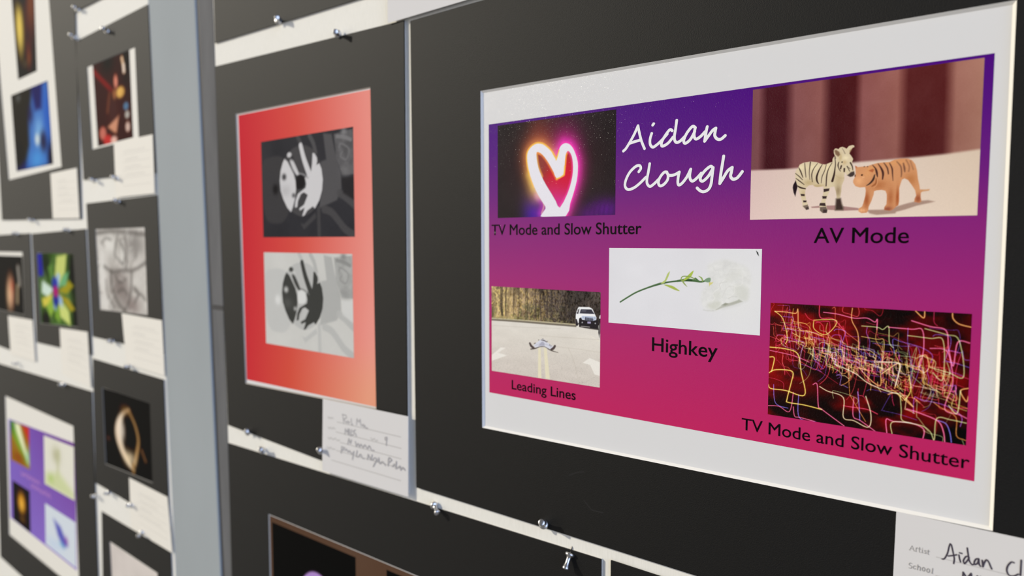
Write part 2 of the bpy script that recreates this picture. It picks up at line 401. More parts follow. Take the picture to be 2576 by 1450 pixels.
def art_heart():
    a = Art(340, 230, (37, 31, 34), 3)
    a.c += (a.vnoise(90, 90, 3)[..., None]-0.5)*np.array((16, 12, 12))
    a.blob(400, 250, 150, 250, (128, 54, 44), 0.85); a.blob(370, 120, 70, 200, (110, 52, 44), 0.5); a.blob(600, 260, 130, 240, (138, 28, 96), 0.75); a.blob(500, 480, 330, 330, (80, 30, 40), 0.5)
    a.blob(330, 930, 90, 210, (70, 22, 170), 0.9); a.blob(330, 760, 90, 160, (110, 95, 30), 0.55)
    a.blob(930, 950, 130, 110, (88, 24, 128), 0.9); a.blob(800, 990, 90, 80, (84, 26, 110), 0.8)
    for k in range(7): a.stroke([(760+k*38, 1000), (772+k*38, 930-k*8), (800+k*40, 880-k*10)], 14, (62, 24, 84), 2.0, 0.35)
    outer = [(275,373),(282,317),(307,274),(341,247),(375,241),(413,254),(451,290),(489,341),(524,417),(540,375),(558,305),(581,275),(608,266),(640,283),(667,324),(689,387),(706,464),(708,551),(700,648),(678,755),(647,874),(610,1001),(415,1003),(404,975),(439,914),(424,869),(376,775),(337,676),(302,559),(283,465)]
    inner = [(360,328),(394,341),(432,391),(470,462),(508,549),(534,615),(591,579),(600,475),(607,388),(622,348),(640,359),(658,405),(667,471),(668,558),(655,655),(624,774),(561,912),(528,846),(490,765),(443,672),(404,579),(375,486),(361,394)]
    left = [(524,417),(489,341),(451,290),(413,254),(375,241),(341,247),(307,274),(282,317),(275,373),(283,465),(302,559),(337,676)]
    low = [(302,559),(337,676),(376,775),(424,869),(406,964)]
    right = [(544,359),(581,270),(608,266),(640,283),(667,324),(689,387),(706,464),(708,551),(700,648),(678,755),(647,874),(610,1001)]
    for w, al in ((150, .25), (100, .35), (60, .5)):
        a.stroke(left, w, (215, 110, 40), w*0.16, al*0.8, 'screen'); a.stroke(right, w, (225, 20, 140), w*0.16, al, 'screen')
    for w, al in ((110, .3), (60, .5)): a.stroke(low[:3], w, (170, 150, 40), w*0.16, al, 'screen'); a.stroke(low[2:], w, (190, 30, 170), w*0.16, al, 'screen')
    m_ = a.mask(inner, 1.0, 2)
    a.blend(m_, a.ramp([(0, (120, 60, 50)), (330, (150, 50, 45)), (560, (196, 28, 44)), (720, (200, 40, 90)), (860, (205, 50, 140)), (1000, (215, 90, 170))], 'y'))
    a.blob(610, 560, 60, 160, (205, 20, 60), 0.7, clip=m_); a.blob(400, 480, 70, 160, (120, 70, 60), 0.7, clip=m_)
    a.stroke(inner[20:] + inner[:2], 26, (225, 170, 80), 3.0, 0.8); a.stroke(inner[:6], 26, (235, 140, 70), 3.0, 0.8); a.stroke(inner[6:10], 24, (250, 165, 60), 2.4, 0.9); a.stroke(inner[9:17], 26, (235, 70, 160), 3.5, 0.7)
    a.stroke(left, 22, (250, 190, 80), 2.2, 0.95); a.stroke(right, 22, (240, 60, 170), 2.6, 0.8); a.stroke(low, 14, (225, 190, 160), 2.0, 0.6)
    ring = a.mask(outer, 0.9, 2)*(1-a.mask(inner, 0.9, 2))
    a.blend(ring, np.broadcast_to(np.array((224, 222, 230.)), a.c.shape))
    a.stroke([(528,423),(540,380),(552,332)], 10, (250, 190, 70), 1.6, 0.9); a.stroke([(532,618),(564,606),(593,579),(600,497)], 10, (250, 190, 80), 1.4, 0.9)
    a.grain(3)
    return a.done()

def art_toys():
    a = Art(560, 380, (130, 76, 76), 5)
    st = [(0, (122, 76, 80)), (30, (126, 78, 82)), (75, (72, 32, 38)), (165, (74, 33, 39)), (215, (134, 84, 84)), (335, (140, 88, 84)), (385, (74, 33, 36)), (490, (78, 34, 36)), (525, (140, 86, 84)), (670, (150, 96, 88)), (715, (88, 40, 40)), (855, (90, 42, 42)), (900, (158, 108, 96)), (1000, (170, 122, 106))]
    # the curtain leans a little: stripes shift with height
    t = a.X/(a.w-1)*1000-(a.Y/(a.h-1))*8
    a.c = np.stack([np.interp(t, [x for x, _ in st], [c[k] for _, c in st]) for k in range(3)], -1)
    a.c *= (1.0-0.12*(a.Y/(a.h-1)))[..., None]; a.c += (a.vnoise(40, 60, 3)[..., None]-0.5)*10
    gnd = [(-6,616),(181,623),(298,619),(398,611),(494,607),(617,604),(763,599),(873,592),(1005,575)]
    gm = a.mask([(-60, gnd[0][1])]+gnd+[(1060, gnd[-1][1]), (1060, 1080), (-60, 1080)], 5.0)
    gc = a.ramp([(0, (214, 188, 182)), (250, (219, 198, 186)), (550, (222, 204, 190)), (1000, (216, 196, 176))], 'x')
    gc = gc+((a.Y/(a.h-1)-0.8)*np.array([22]))[..., None]
    a.blend(gm, gc)
    a.poly([(307,913),(348,908),(424,908),(459,917),(523,932),(528,947),(458,948),(390,939),(349,922),(310,922)], (158, 120, 116), 2.0, 0.9)
    a.poly([(558,947),(634,948),(672,935),(729,909),(766,896),(812,892),(838,902),(826,908),(767,927),(721,951),(685,965),(681,976),(603,983),(573,972)], (160, 132, 118), 2.6, 0.92)
    # tiger toy
    tg = [(503,631),(514,642),(527,642),(539,641),(557,640),(573,632),(597,623),(622,621),(650,621),(669,608),(693,603),(722,605),(741,618),(755,647),(763,689),(768,745),(775,789),(778,818),(801,820),(817,818),(813,829),(787,834),(782,841),(782,871),(786,900),(778,909),(757,901),(758,879),(764,858),(759,823),(745,787),(729,751),(714,738),(704,746),(699,771),(694,803),(695,844),(696,892),(693,920),(684,929),(673,948),(659,957),(634,950),(635,930),(643,911),(644,876),(643,841),(637,818),(621,810),(599,812),(589,818),(587,844),(579,885),(568,924),(566,953),(560,966),(538,969),(524,955),(525,935),(539,923),(545,894),(552,845),(553,809),(550,786),(526,787),(507,776),(497,752),(496,736),(502,717),(506,691),(505,658)]
    tm = a.mask(tg, 1.1); k = a.X/(a.w-1)*1000
    a.blend(tm, np.broadcast_to(np.array((206, 146, 102.)), a.c.shape))
    def zb(p, rx, ry, col, al): a.blob(p[0][0], p[0][1], rx*.48, ry*.48, col, al, clip=tm)
    zb([(521,738)], 45, 70, (228, 168, 120), 0.9); zb([(558,689)], 40, 60, (218, 156, 104), 0.7)
    zb([(675,630)], 110, 40, (214, 152, 100), 0.8); zb([(610,777)], 70, 70, (172, 104, 64), 0.7)
    zb([(558,875)], 26, 120, (158, 84, 50), 0.85); zb([(659,864)], 30, 130, (170, 100, 62), 0.8); zb([(688,866)], 14, 140, (160, 82, 46), 0.9)
    zb([(738,749)], 50, 90, (176, 112, 66), 0.7); zb([(772,880)], 26, 60, (148, 78, 54), 0.9); zb([(649,944)], 40, 34, (138, 72, 54), 0.85)
    zb([(542,949)], 32, 24, (232, 176, 130), 0.95); zb([(802,826)], 40, 14, (198, 160, 122), 0.8); zb([(506,638)], 10, 24, (176, 88, 58), 0.9)
    dk = (66, 40, 40)
    for p, w, al, sf in (([(578,634),(592,663),(598,692),(601,718)], (10, 34, 40, 18), .95, 1.2), ([(601,627),(615,659),(624,695),(623,737)], (12, 34, 44, 24), .95, 1.2),
        ([(626,624),(641,661),(647,702)], (14, 26, 20), .9, 1.4), ([(650,629),(661,666),(664,705),(667,750)], (16, 28, 22, 8), .9, 1.4), ([(680,622),(697,657),(701,702),(700,727)], (14, 24, 22, 14), .62, 1.8),
        ([(707,636),(712,668),(714,693)], (20, 34, 20), .66, 2.0), ([(718,615),(731,657),(730,692)], 22, .4, 2.4), ([(735,623),(748,681)], 20, .35, 2.4)):
        a.stroke(p, np.array(w)*0.21, dk, sf, al, clip=tm)
    a.stroke([(589,705),(583,736),(570,761),(556,775)], (6, 9, 7, 3), (58, 42, 40), 1.2, .95); a.stroke([(597,728),(595,763),(579,783)], (6, 6, 4), (146, 84, 50), 1.4, .9)
    a.stroke([(591,708),(601,744),(598,776),(587,792)], 2.4, (224, 168, 122), 1.0, .8)
    a.poly([(554,669),(563,649),(577,644),(588,659),(588,679),(580,689),(568,682)], (214, 152, 98), 1.2, .95); a.poly([(562,671),(580,660),(586,669),(580,686),(570,679)], (172, 92, 60), 1.4, .85)
    e = [(534,700)][0]; a.ell(e[0], e[1], 4.2, 5.6, (44, 16, 14), 1.0); a.stroke([(536,719),(544,715)], 2.4, (238, 196, 150), 1.0, .8)
    for p in [(543,642),(557,643)]: a.ell(p[0], p[1], 2.4, 3.6, (54, 38, 36), 1.0, .85)
    for p in [(504,702)]: a.ell(p[0], p[1], 2.4, 8, (70, 34, 30), 1.0, .9)
    a.stroke([(543,939),(544,966)], 1.6, (190, 120, 84), 1.0, .6); a.stroke([(553,940),(555,963)], 1.6, (190, 120, 84), 1.0, .6)
    # zebra toy
    zg = [(228,641),(238,625),(246,598),(261,587),(277,583),(298,580),(326,588),(350,604),(368,610),(390,597),(400,594),(400,574),(405,559),(411,556),(405,531),(404,512),(410,499),(418,500),(425,506),(433,494),(443,491),(453,498),(462,507),(472,489),(487,484),(495,488),(497,500),(490,503),(480,521),(475,542),(482,556),(489,572),(493,584),(489,603),(492,627),(497,658),(502,689),(494,706),(482,709),(468,696),(459,670),(456,693),(457,724),(451,747),(446,767),(445,810),(441,849),(445,884),(457,928),(455,944),(420,944),(420,926),(424,883),(424,844),(420,808),(412,772),(394,775),(390,806),(380,845),(373,876),(378,909),(384,941),(381,960),(362,961),(349,943),(346,907),(355,872),(360,836),(363,800),(362,768),(356,768),(335,771),(320,765),(312,753),(293,755),(279,774),(276,811),(281,855),(291,892),(297,929),(284,935),(266,911),(263,875),(257,838),(245,792),(238,759),(229,714),(226,689),(224,665)]
    a.poly([(230,706),(239,731),(238,763),(232,804),(229,834),(220,803),(215,766),(217,746),(224,726)], (40, 30, 36), 1.2)
    zm = a.mask(zg, 1.0)
    a.blend(zm, np.broadcast_to(np.array((212, 196, 164.)), a.c.shape))
    def zz(p, rx, ry, col, al): a.blob(p[0][0], p[0][1], rx*.48, ry*.48, col, al, clip=zm)
    zz([(254,619)], 30, 40, (232, 218, 178), .9); zz([(312,624)], 70, 50, (230, 216, 176), .8); zz([(378,631)], 40, 70, (230, 216, 174), .8); zz([(459,573)], 30, 40, (232, 218, 182), .9)
    zz([(293,735)], 60, 50, (186, 164, 122), .8); zz([(433,722)], 45, 90, (190, 168, 130), .8); zz([(335,762)], 60, 26, (180, 156, 112), .8); zz([(430,805)], 28, 90, (150, 128, 98), .85)
    zz([(268,814)], 26, 60, (196, 176, 136), .8); zz([(455,603)], 20, 34, (196, 168, 122), .7); zz([(435,566)], 16, 60, (188, 166, 120), .7)
    zd = (52, 36, 34)
    for p, w, al in (([(242,620),(252,651),(263,694)], (12, 22, 12), .9), ([(225,659),(245,685),(262,712)], (10, 16, 10), .85), ([(270,590),(273,637),(278,694)], (12, 16, 10), .85),
        ([(297,585),(295,615),(293,663),(297,713)], (22, 18, 12, 8), .8), ([(331,598),(314,633),(305,676),(309,730)], (10, 14, 18, 12), .85), ([(353,608),(338,651),(329,694),(331,726),(339,746)], (10, 22, 32, 28, 14), .95),
        ([(372,610),(366,650),(354,696),(351,742)], (10, 14, 14, 10), .8), ([(398,601),(384,639),(376,686),(374,765)], (10, 14, 20, 18), .9), ([(410,563),(414,607),(412,650),(409,689),(402,732)], (10, 14, 20, 32, 40), .95),
        ([(230,698),(248,720),(270,747)], (10, 18, 10), .9), ([(238,754),(254,769),(279,779)], (18, 28, 20), .95), ([(429,599),(426,620),(431,648),(438,664)], (14, 20, 12, 10), .9), ([(441,626),(438,646)], (26, 24), .9),
        ([(455,648),(455,668)], (28, 24), .95), ([(467,632),(479,668)], (14, 10), .9), ([(466,632),(481,651)], (8, 8), .85), ([(481,608),(490,634),(493,661)], (22, 20, 12), .9), ([(412,556),(414,572)], 12, .6), ([(442,501),(451,525),(456,541)], (8, 14, 14), .4)):
        a.stroke(p, np.array(w)*0.27, zd, 1.0, al, clip=zm)
    for q in ([(363,786),(390,784),(388,802),(364,809)], [(357,838),(379,839),(377,857),(360,857)], [(348,887),(372,888),(376,912),(345,906)], [(254,815),(274,818),(274,833),(257,830)], [(267,864),(284,866),(283,879),(269,879)]):
        a.poly(q, (54, 40, 42), 1.0, .95)
    a.poly([(348,917),(377,916),(384,941),(381,960),(362,961),(349,943)], (92, 78, 72), 1.4, .85); a.poly([(364,936),(382,937),(381,960),(364,961)], (56, 44, 46), 1.6, .8); a.poly([(266,905),(290,896),(297,930),(284,935)], (104, 88, 80), 1.4, .85); a.poly([(280,920),(294,909),(297,930),(284,935)], (58, 46, 46), 1.4, .8)
    a.poly([(422,861),(443,859),(449,900),(457,929),(455,944),(420,944),(420,922)], (56, 42, 40), 4.0, .95)
    a.poly([(407,514),(415,509),(430,527),(434,547),(425,559),(413,542)], (118, 90, 68), 2.0, .9); a.poly([(474,522),(490,502),(482,527),(476,541)], (168, 142, 102), 1.4, .7)
    a.poly([(477,687),(485,674),(499,670),(502,691),(494,706),(482,709),(468,696)], (56, 46, 46), 1.6, .92); a.stroke([(479,680),(493,673)], 2.5, (150, 130, 110), 1.2, .6)
    e = [(444,600)][0]; a.ell(e[0], e[1], 3.4, 4.8, (46, 34, 30), .9)
    a.stroke([(415,689),(435,711),(455,714)], 2.2, (178, 154, 116), 1.5, .6)
    a.grain(3.5)
    return a.done()

def art_lead():
    a = Art(340, 230, (214, 208, 196), 8)
    # car park
    a.c[:] = a.ramp([(0, (222, 220, 214)), (520, (215, 210, 201)), (1000, (204, 196, 188))], 'y'); n = a.vnoise(1.6, 1.4, 2); a.c -= ((n < 0.3)*15*np.clip(a.Y/a.h-0.45, 0, 1)*2.2)[..., None]; a.c += (a.vnoise(40, 14, 3)[..., None]-0.5)*12
    wl = (232, 229, 222)
    a.poly([(0,812),(93,710),(146,705),(66,777),(159,792),(-1,883)], wl, 1.0, .85); a.poly([(855,763),(915,702),(1000,734),(1001,876),(956,869),(919,775)], wl, 1.0, .85); a.stroke([(924,472),(993,513)], 10, (226, 220, 208), 1.2, .8)
    a.poly([(459,662),(483,656),(490,996),(458,998)], (222, 215, 188), .8); a.poly([(511,651),(538,653),(568,991),(529,994)], (222, 215, 188), .8)
    for p in ([(469,519),(664,514),(991,497)], [(619,624),(818,622),(998,629)], [(731,622),(776,738),(798,843),(826,988)], [(9,460),(313,446),(663,418)]): a.stroke(p, 5, (188, 180, 168), 1.4, .45)
    # woods behind
    cb = [(-28,373),(2,372),(155,366),(331,362),(500,360),(662,357),(795,355),(1032,346)]
    wm = a.mask([(-80, -60)]+[(1080, -60)]+[(1080, cb[-1][1])]+cb[::-1], 1.0)
    f = a.ramp([(0, (150, 128, 84)), (250, (132, 110, 76)), (420, (96, 80, 62)), (560, (66, 56, 50)), (800, (50, 44, 42)), (1000, (58, 50, 46))], 'x')
    n1 = a.vnoise(26, 44, 4); n2 = a.vnoise(3.2, 4.6, 2); n3 = a.vnoise(9, 60, 3); xx = a.X/a.w
    f = f*(0.62+0.75*n1)[..., None]*(0.55+0.9*n3)[..., None]*1.25
    lv = ss((n2-0.5)*6)*ss((n1-0.32)*5)*np.clip(1.25-1.5*xx, 0.10, 1)
    lc = np.stack([np.interp(xx, [0, .5, 1], [232, 206, 150]), np.interp(xx, [0, .5, 1], [200, 172, 120]), np.interp(xx, [0, .5, 1], [118, 96, 84])], -1)
    f = f*(1-lv[..., None])+lc*lv[..., None]; f -= (ss((0.42-a.vnoise(2.5, 3.5, 2))*9)*26)[..., None]
    gr = ss((a.vnoise(12, 16, 3)-0.5)*6)*np.clip(1-1.6*np.abs(xx-0.28), 0, 1)*ss((a.Y/a.h-0.12)*9)*0.6
    f = f*(1-gr[..., None])+np.array((112, 112, 66.))*gr[..., None]*(0.6+0.8*n2[..., None])
    g_ = f.mean(-1, keepdims=True); a.blend(wm, g_+(f-g_)*0.78-ss((0.40-a.vnoise(4, 5, 2))*9)[..., None]*22)
    rng = a.pyr
    for x, w in ((300, 14), (335, 18), (430, 14), (730, 9), (935, 9), (1130, 12), (1240, 12), (620, 9), (1400, 10), (1800, 10), (2300, 10)):
        u = [(-28,29),(1029,-41)]; ux = u[0][0]+(u[1][0]-u[0][0])*x/2576
        a.stroke([(ux, -10), (ux+rng.uniform(-6, 6), 200), (ux+rng.uniform(-8, 8), 330)], w*0.7, (62, 52, 46), 1.2, .75)
    a.stroke([(p[0], p[1]+6) for p in cb[1:7]], 8, (172, 160, 118), 1.2, .7); a.stroke([(p[0], p[1]+22) for p in cb[:7]], 14, (104, 96, 84), 1.0, .9)
    for k in range(40):
        x = rng.uniform(0.05, 0.75); y = np.interp(x*1000, [c[0] for c in cb], [c[1] for c in cb])
        a.blob(x*1000, y-rng.uniform(0, 30), 8, 14, (150, 142, 92), .5)
    # parked off-roader
    dk = (36, 33, 38)
    a.poly([(824,379),(985,381),(987,398),(868,390)], (60, 54, 52), 1.2, .9)
    a.poly([(797,237),(811,186),(821,167),(828,169),(907,164),(922,171),(936,184),(955,235),(968,266),(966,298),(849,304),(823,295),(820,338),(809,362),(794,341),(794,275)], (234, 236, 242), .8)
    a.poly([(824,290),(840,279),(849,302),(875,310),(941,306),(970,291),(979,276),(984,338),(983,386),(923,386),(824,382)], dk, .8)
    a.poly([(837,192),(927,186),(951,232),(827,238)], (56, 56, 66), .8); a.poly([(849,197),(886,197),(878,215),(843,215)], (104, 106, 118), 1.6, .6)
    a.poly([(811,200),(826,187),(822,230),(807,232)], (92, 88, 90), .7, .9); a.poly([(800,230),(816,229),(818,243),(802,243)], dk, .7)
    a.poly([(793,298),(804,302),(818,357),(809,374),(794,369)], (46, 42, 46), .8); a.poly([(821,356),(850,367),(846,384),(826,383)], (30, 28, 32), .8)
    a.poly([(845,266),(875,262),(959,260),(967,280),(959,295),(941,306),(873,308),(868,295),(844,294)], (164, 176, 200), .8)
    for k in range(7):
        x = 1474+k*28; a.stroke([[(876,278),(877,307)][i] for i in (0, 1)] if k == 0 else [([(876,278),(937,275)][0][0]+([(876,278),(937,275)][1][0]-[(876,278),(937,275)][0][0])*k/6, [(876,278),(937,275)][0][1]+1*k), ([(877,307),(937,304)][0][0]+([(877,307),(937,304)][1][0]-[(877,307),(937,304)][0][0])*k/6, [(877,307),(937,304)][0][1]+1*k)], 7, (40, 38, 46), .7, .95)
    for p in [(858,278),(954,274)]: a.ell(p[0], p[1], 13, 19, (196, 208, 226), .8); a.ell(p[0], p[1], 7, 11, (150, 160, 178), .8, .7)
    a.poly([(894,318),(921,317),(921,336),(894,337)], (188, 182, 214), .7); a.poly([(897,324),(918,324),(918,331),(897,332)], (120, 112, 160), .8, .6)
    for p in [(850,332),(959,330)]: a.ell(p[0], p[1], 5.5, 8, (176, 176, 182), .9, .9)
    a.stroke([(839,374),(876,373),(912,374)], 5, (190, 184, 180), .8, .8)
    a.poly([(1002,230),(994,240),(990,264),(991,286),(986,365),(984,425),(993,474),(1007,491),(1011,490),(1009,230)], (44, 40, 44), .9); a.poly([(1009,230),(996,240),(990,263),(993,277),(1009,275)], (226, 220, 224), .9); a.ell(*[(1000,381)][0], 12, 60, (120, 112, 112), 1.0, .8); a.ell(*[(1001,459)][0], 8, 30, (214, 206, 204), 1.0, .9)
    # someone lying on the tarmac, soles towards the viewer
    a.stroke([(390,685),(432,671),(469,648),(501,639),(526,640),(574,670),(641,686)], (8, 9, 6, 6, 6, 8, 3), (72, 64, 58), .9, .95)
    a.poly([(460,587),(487,561),(505,554),(528,566),(544,588),(598,624),(584,660),(566,659),(520,636),(493,635),(434,661),(413,641),(438,610)], (208, 210, 222), .9)
    a.poly([(489,590),(505,583),(520,606),(518,630),(485,633),(461,639),(473,617)], (158, 158, 176), 1.6, .8); a.stroke([(526,610),(558,620),(578,641)], 5, (170, 170, 186), 1.2, .7); a.stroke([(436,637),(461,619),(481,606)], 5, (178, 178, 192), 1.2, .7)
    a.stroke([(486,569),(513,570),(538,585)], (4, 9, 4), (84, 74, 74), .9, .9); a.stroke([(497,554),(507,552)], 4, (84, 74, 70), .9, .8)
    for p in [(423,617),(432,612),(464,572),(542,578),(566,613),(578,622)]: a.ell(p[0], p[1], 4.5, 6, (92, 82, 72), .9, .8)
    a.stroke([(381,621),(394,649),(419,669)], (17, 20, 16), (78, 66, 66), .9); a.stroke([(613,618),(601,642),(580,663)], (17, 20, 16), (78, 66, 66), .9)
    a.grain(4)
    return a.done()

def art_rose():
    a = Art(430, 214, (217, 217, 222), 11)
    a.c += (a.vnoise(90, 60, 2)[..., None]-0.5)*6
    a.blob(860, 520, 200, 520, (222, 223, 222), .8)
    fl = a.mask([(677,204),(734,145),(788,127),(844,157),(899,193),(935,273),(942,381),(927,501),(928,583),(896,617),(836,660),(780,700),(738,739),(683,746),(647,688),(640,575),(662,470),(690,378)], 7.0, 3)
    wx = a.X+18*(a.vnoise(30, 30, 2)-0.5); n1 = a.vnoise(34, 26, 4); rid = 1-np.abs(a.vnoise(26, 20, 3)*2-1)*2.2; rid2 = 1-np.abs(a.vnoise(15, 12, 3)*2-1)*3
    fc = 215+(n1-0.5)*26+np.clip(rid, 0, 1)*6-np.clip(rid2, 0, 1)*7
    a.blend(fl*0.6, np.stack([fc, fc+1, fc-3], -1))
    a.poly([(688,666),(751,625),(766,679),(729,737),(691,714)], (196, 198, 186), 7, .6, 3); a.poly([(845,454),(888,418),(927,480),(923,584),(885,604),(854,542)], (200, 202, 194), 8, .55, 3); a.poly([(715,550),(749,507),(767,573),(731,622)], (204, 206, 198), 7, .45, 3)
    a.poly([(790,359),(831,273),(873,249),(887,319),(841,366),(805,402)], (208, 209, 203), 8, .45, 3)
    for p, c in (([(713,556),(729,509),(752,474),(771,399),(788,365)], 232), ([(716,629),(727,594),(721,566)], 232), ([(807,585),(832,544),(848,509),(844,443)], 230), ([(847,443),(888,418),(893,319)], 229), ([(763,484),(757,417),(799,392)], 198), ([(810,590),(835,566),(862,563)], 192), ([(773,583),(803,458),(842,444)], 204), ([(781,304),(804,308),(820,247),(845,245)], 206)):
        a.stroke(p, 5, (c, c, c-4), 1.8, .45)
    a.poly([(735,736),(769,684),(802,653),(841,626),(866,604),(874,593),(896,617),(836,668),(780,703)], (166, 168, 156), 2.4, .85); a.poly([(768,676),(794,642),(811,652),(794,676)], (138, 141, 126), 2, .8); a.stroke([(659,746),(689,751),(723,746)], 6, (198, 199, 196), 2, .7)
    a.poly([(752,709),(891,631),(923,605),(877,666),(780,733)], (206, 207, 206), 5, .5)
    g1 = (66, 96, 62); g2 = (158, 178, 96)
    a.stroke([(87,713),(137,651),(204,574),(290,503),(374,447),(443,419),(511,399)], (9, 9, 9, 10, 13, 9, 11), g1, .8); a.stroke([(88,704),(137,641),(204,564),(290,496),(374,439)], 3, (120, 146, 104), .8, .6)
    a.stroke([(487,405),(518,395),(551,388),(596,393),(638,404),(663,392)], (12, 14, 18, 14, 10, 10), (74, 104, 66), .8); a.stroke([(521,396),(551,392),(581,392)], 7, (34, 60, 34), 1.2, .8)
    for q, c in (([(374,441),(402,401),(418,324),(436,287),(425,358),(410,415),(393,446)], (176, 190, 112)), ([(394,457),(450,466),(483,500),(504,529),(475,521),(431,488)], (162, 178, 84)), ([(524,390),(551,339),(571,300),(592,269),(579,337),(560,370),(530,401)], (164, 184, 78)), ([(593,376),(603,354),(618,374),(630,396),(614,396)], (78, 110, 72)), ([(661,383),(677,356),(699,352),(696,405),(666,402)], (122, 150, 122)), ([(690,406),(705,407),(717,400),(706,430),(696,439),(693,459),(691,431)], (206, 200, 128))):
        a.poly(q, c, .9, 1.0, 2)
    a.stroke([(513,396),(512,368),(523,346),(548,343),(578,353),(604,377)], (6, 6, 6, 6, 6, 5), (128, 152, 84), .7); a.stroke([(516,390),(533,436),(551,470)], (10, 8, 2), (142, 160, 90), .8); a.stroke([(625,335),(643,359),(650,392)], (3, 9, 8), (138, 164, 92), .8)
    a.poly([(966,17),(978,39),(984,83),(973,58)], (38, 44, 42), .8)
    a.c[:2] = (228, 228, 230)
    a.grain(1.5)
    return a.done()

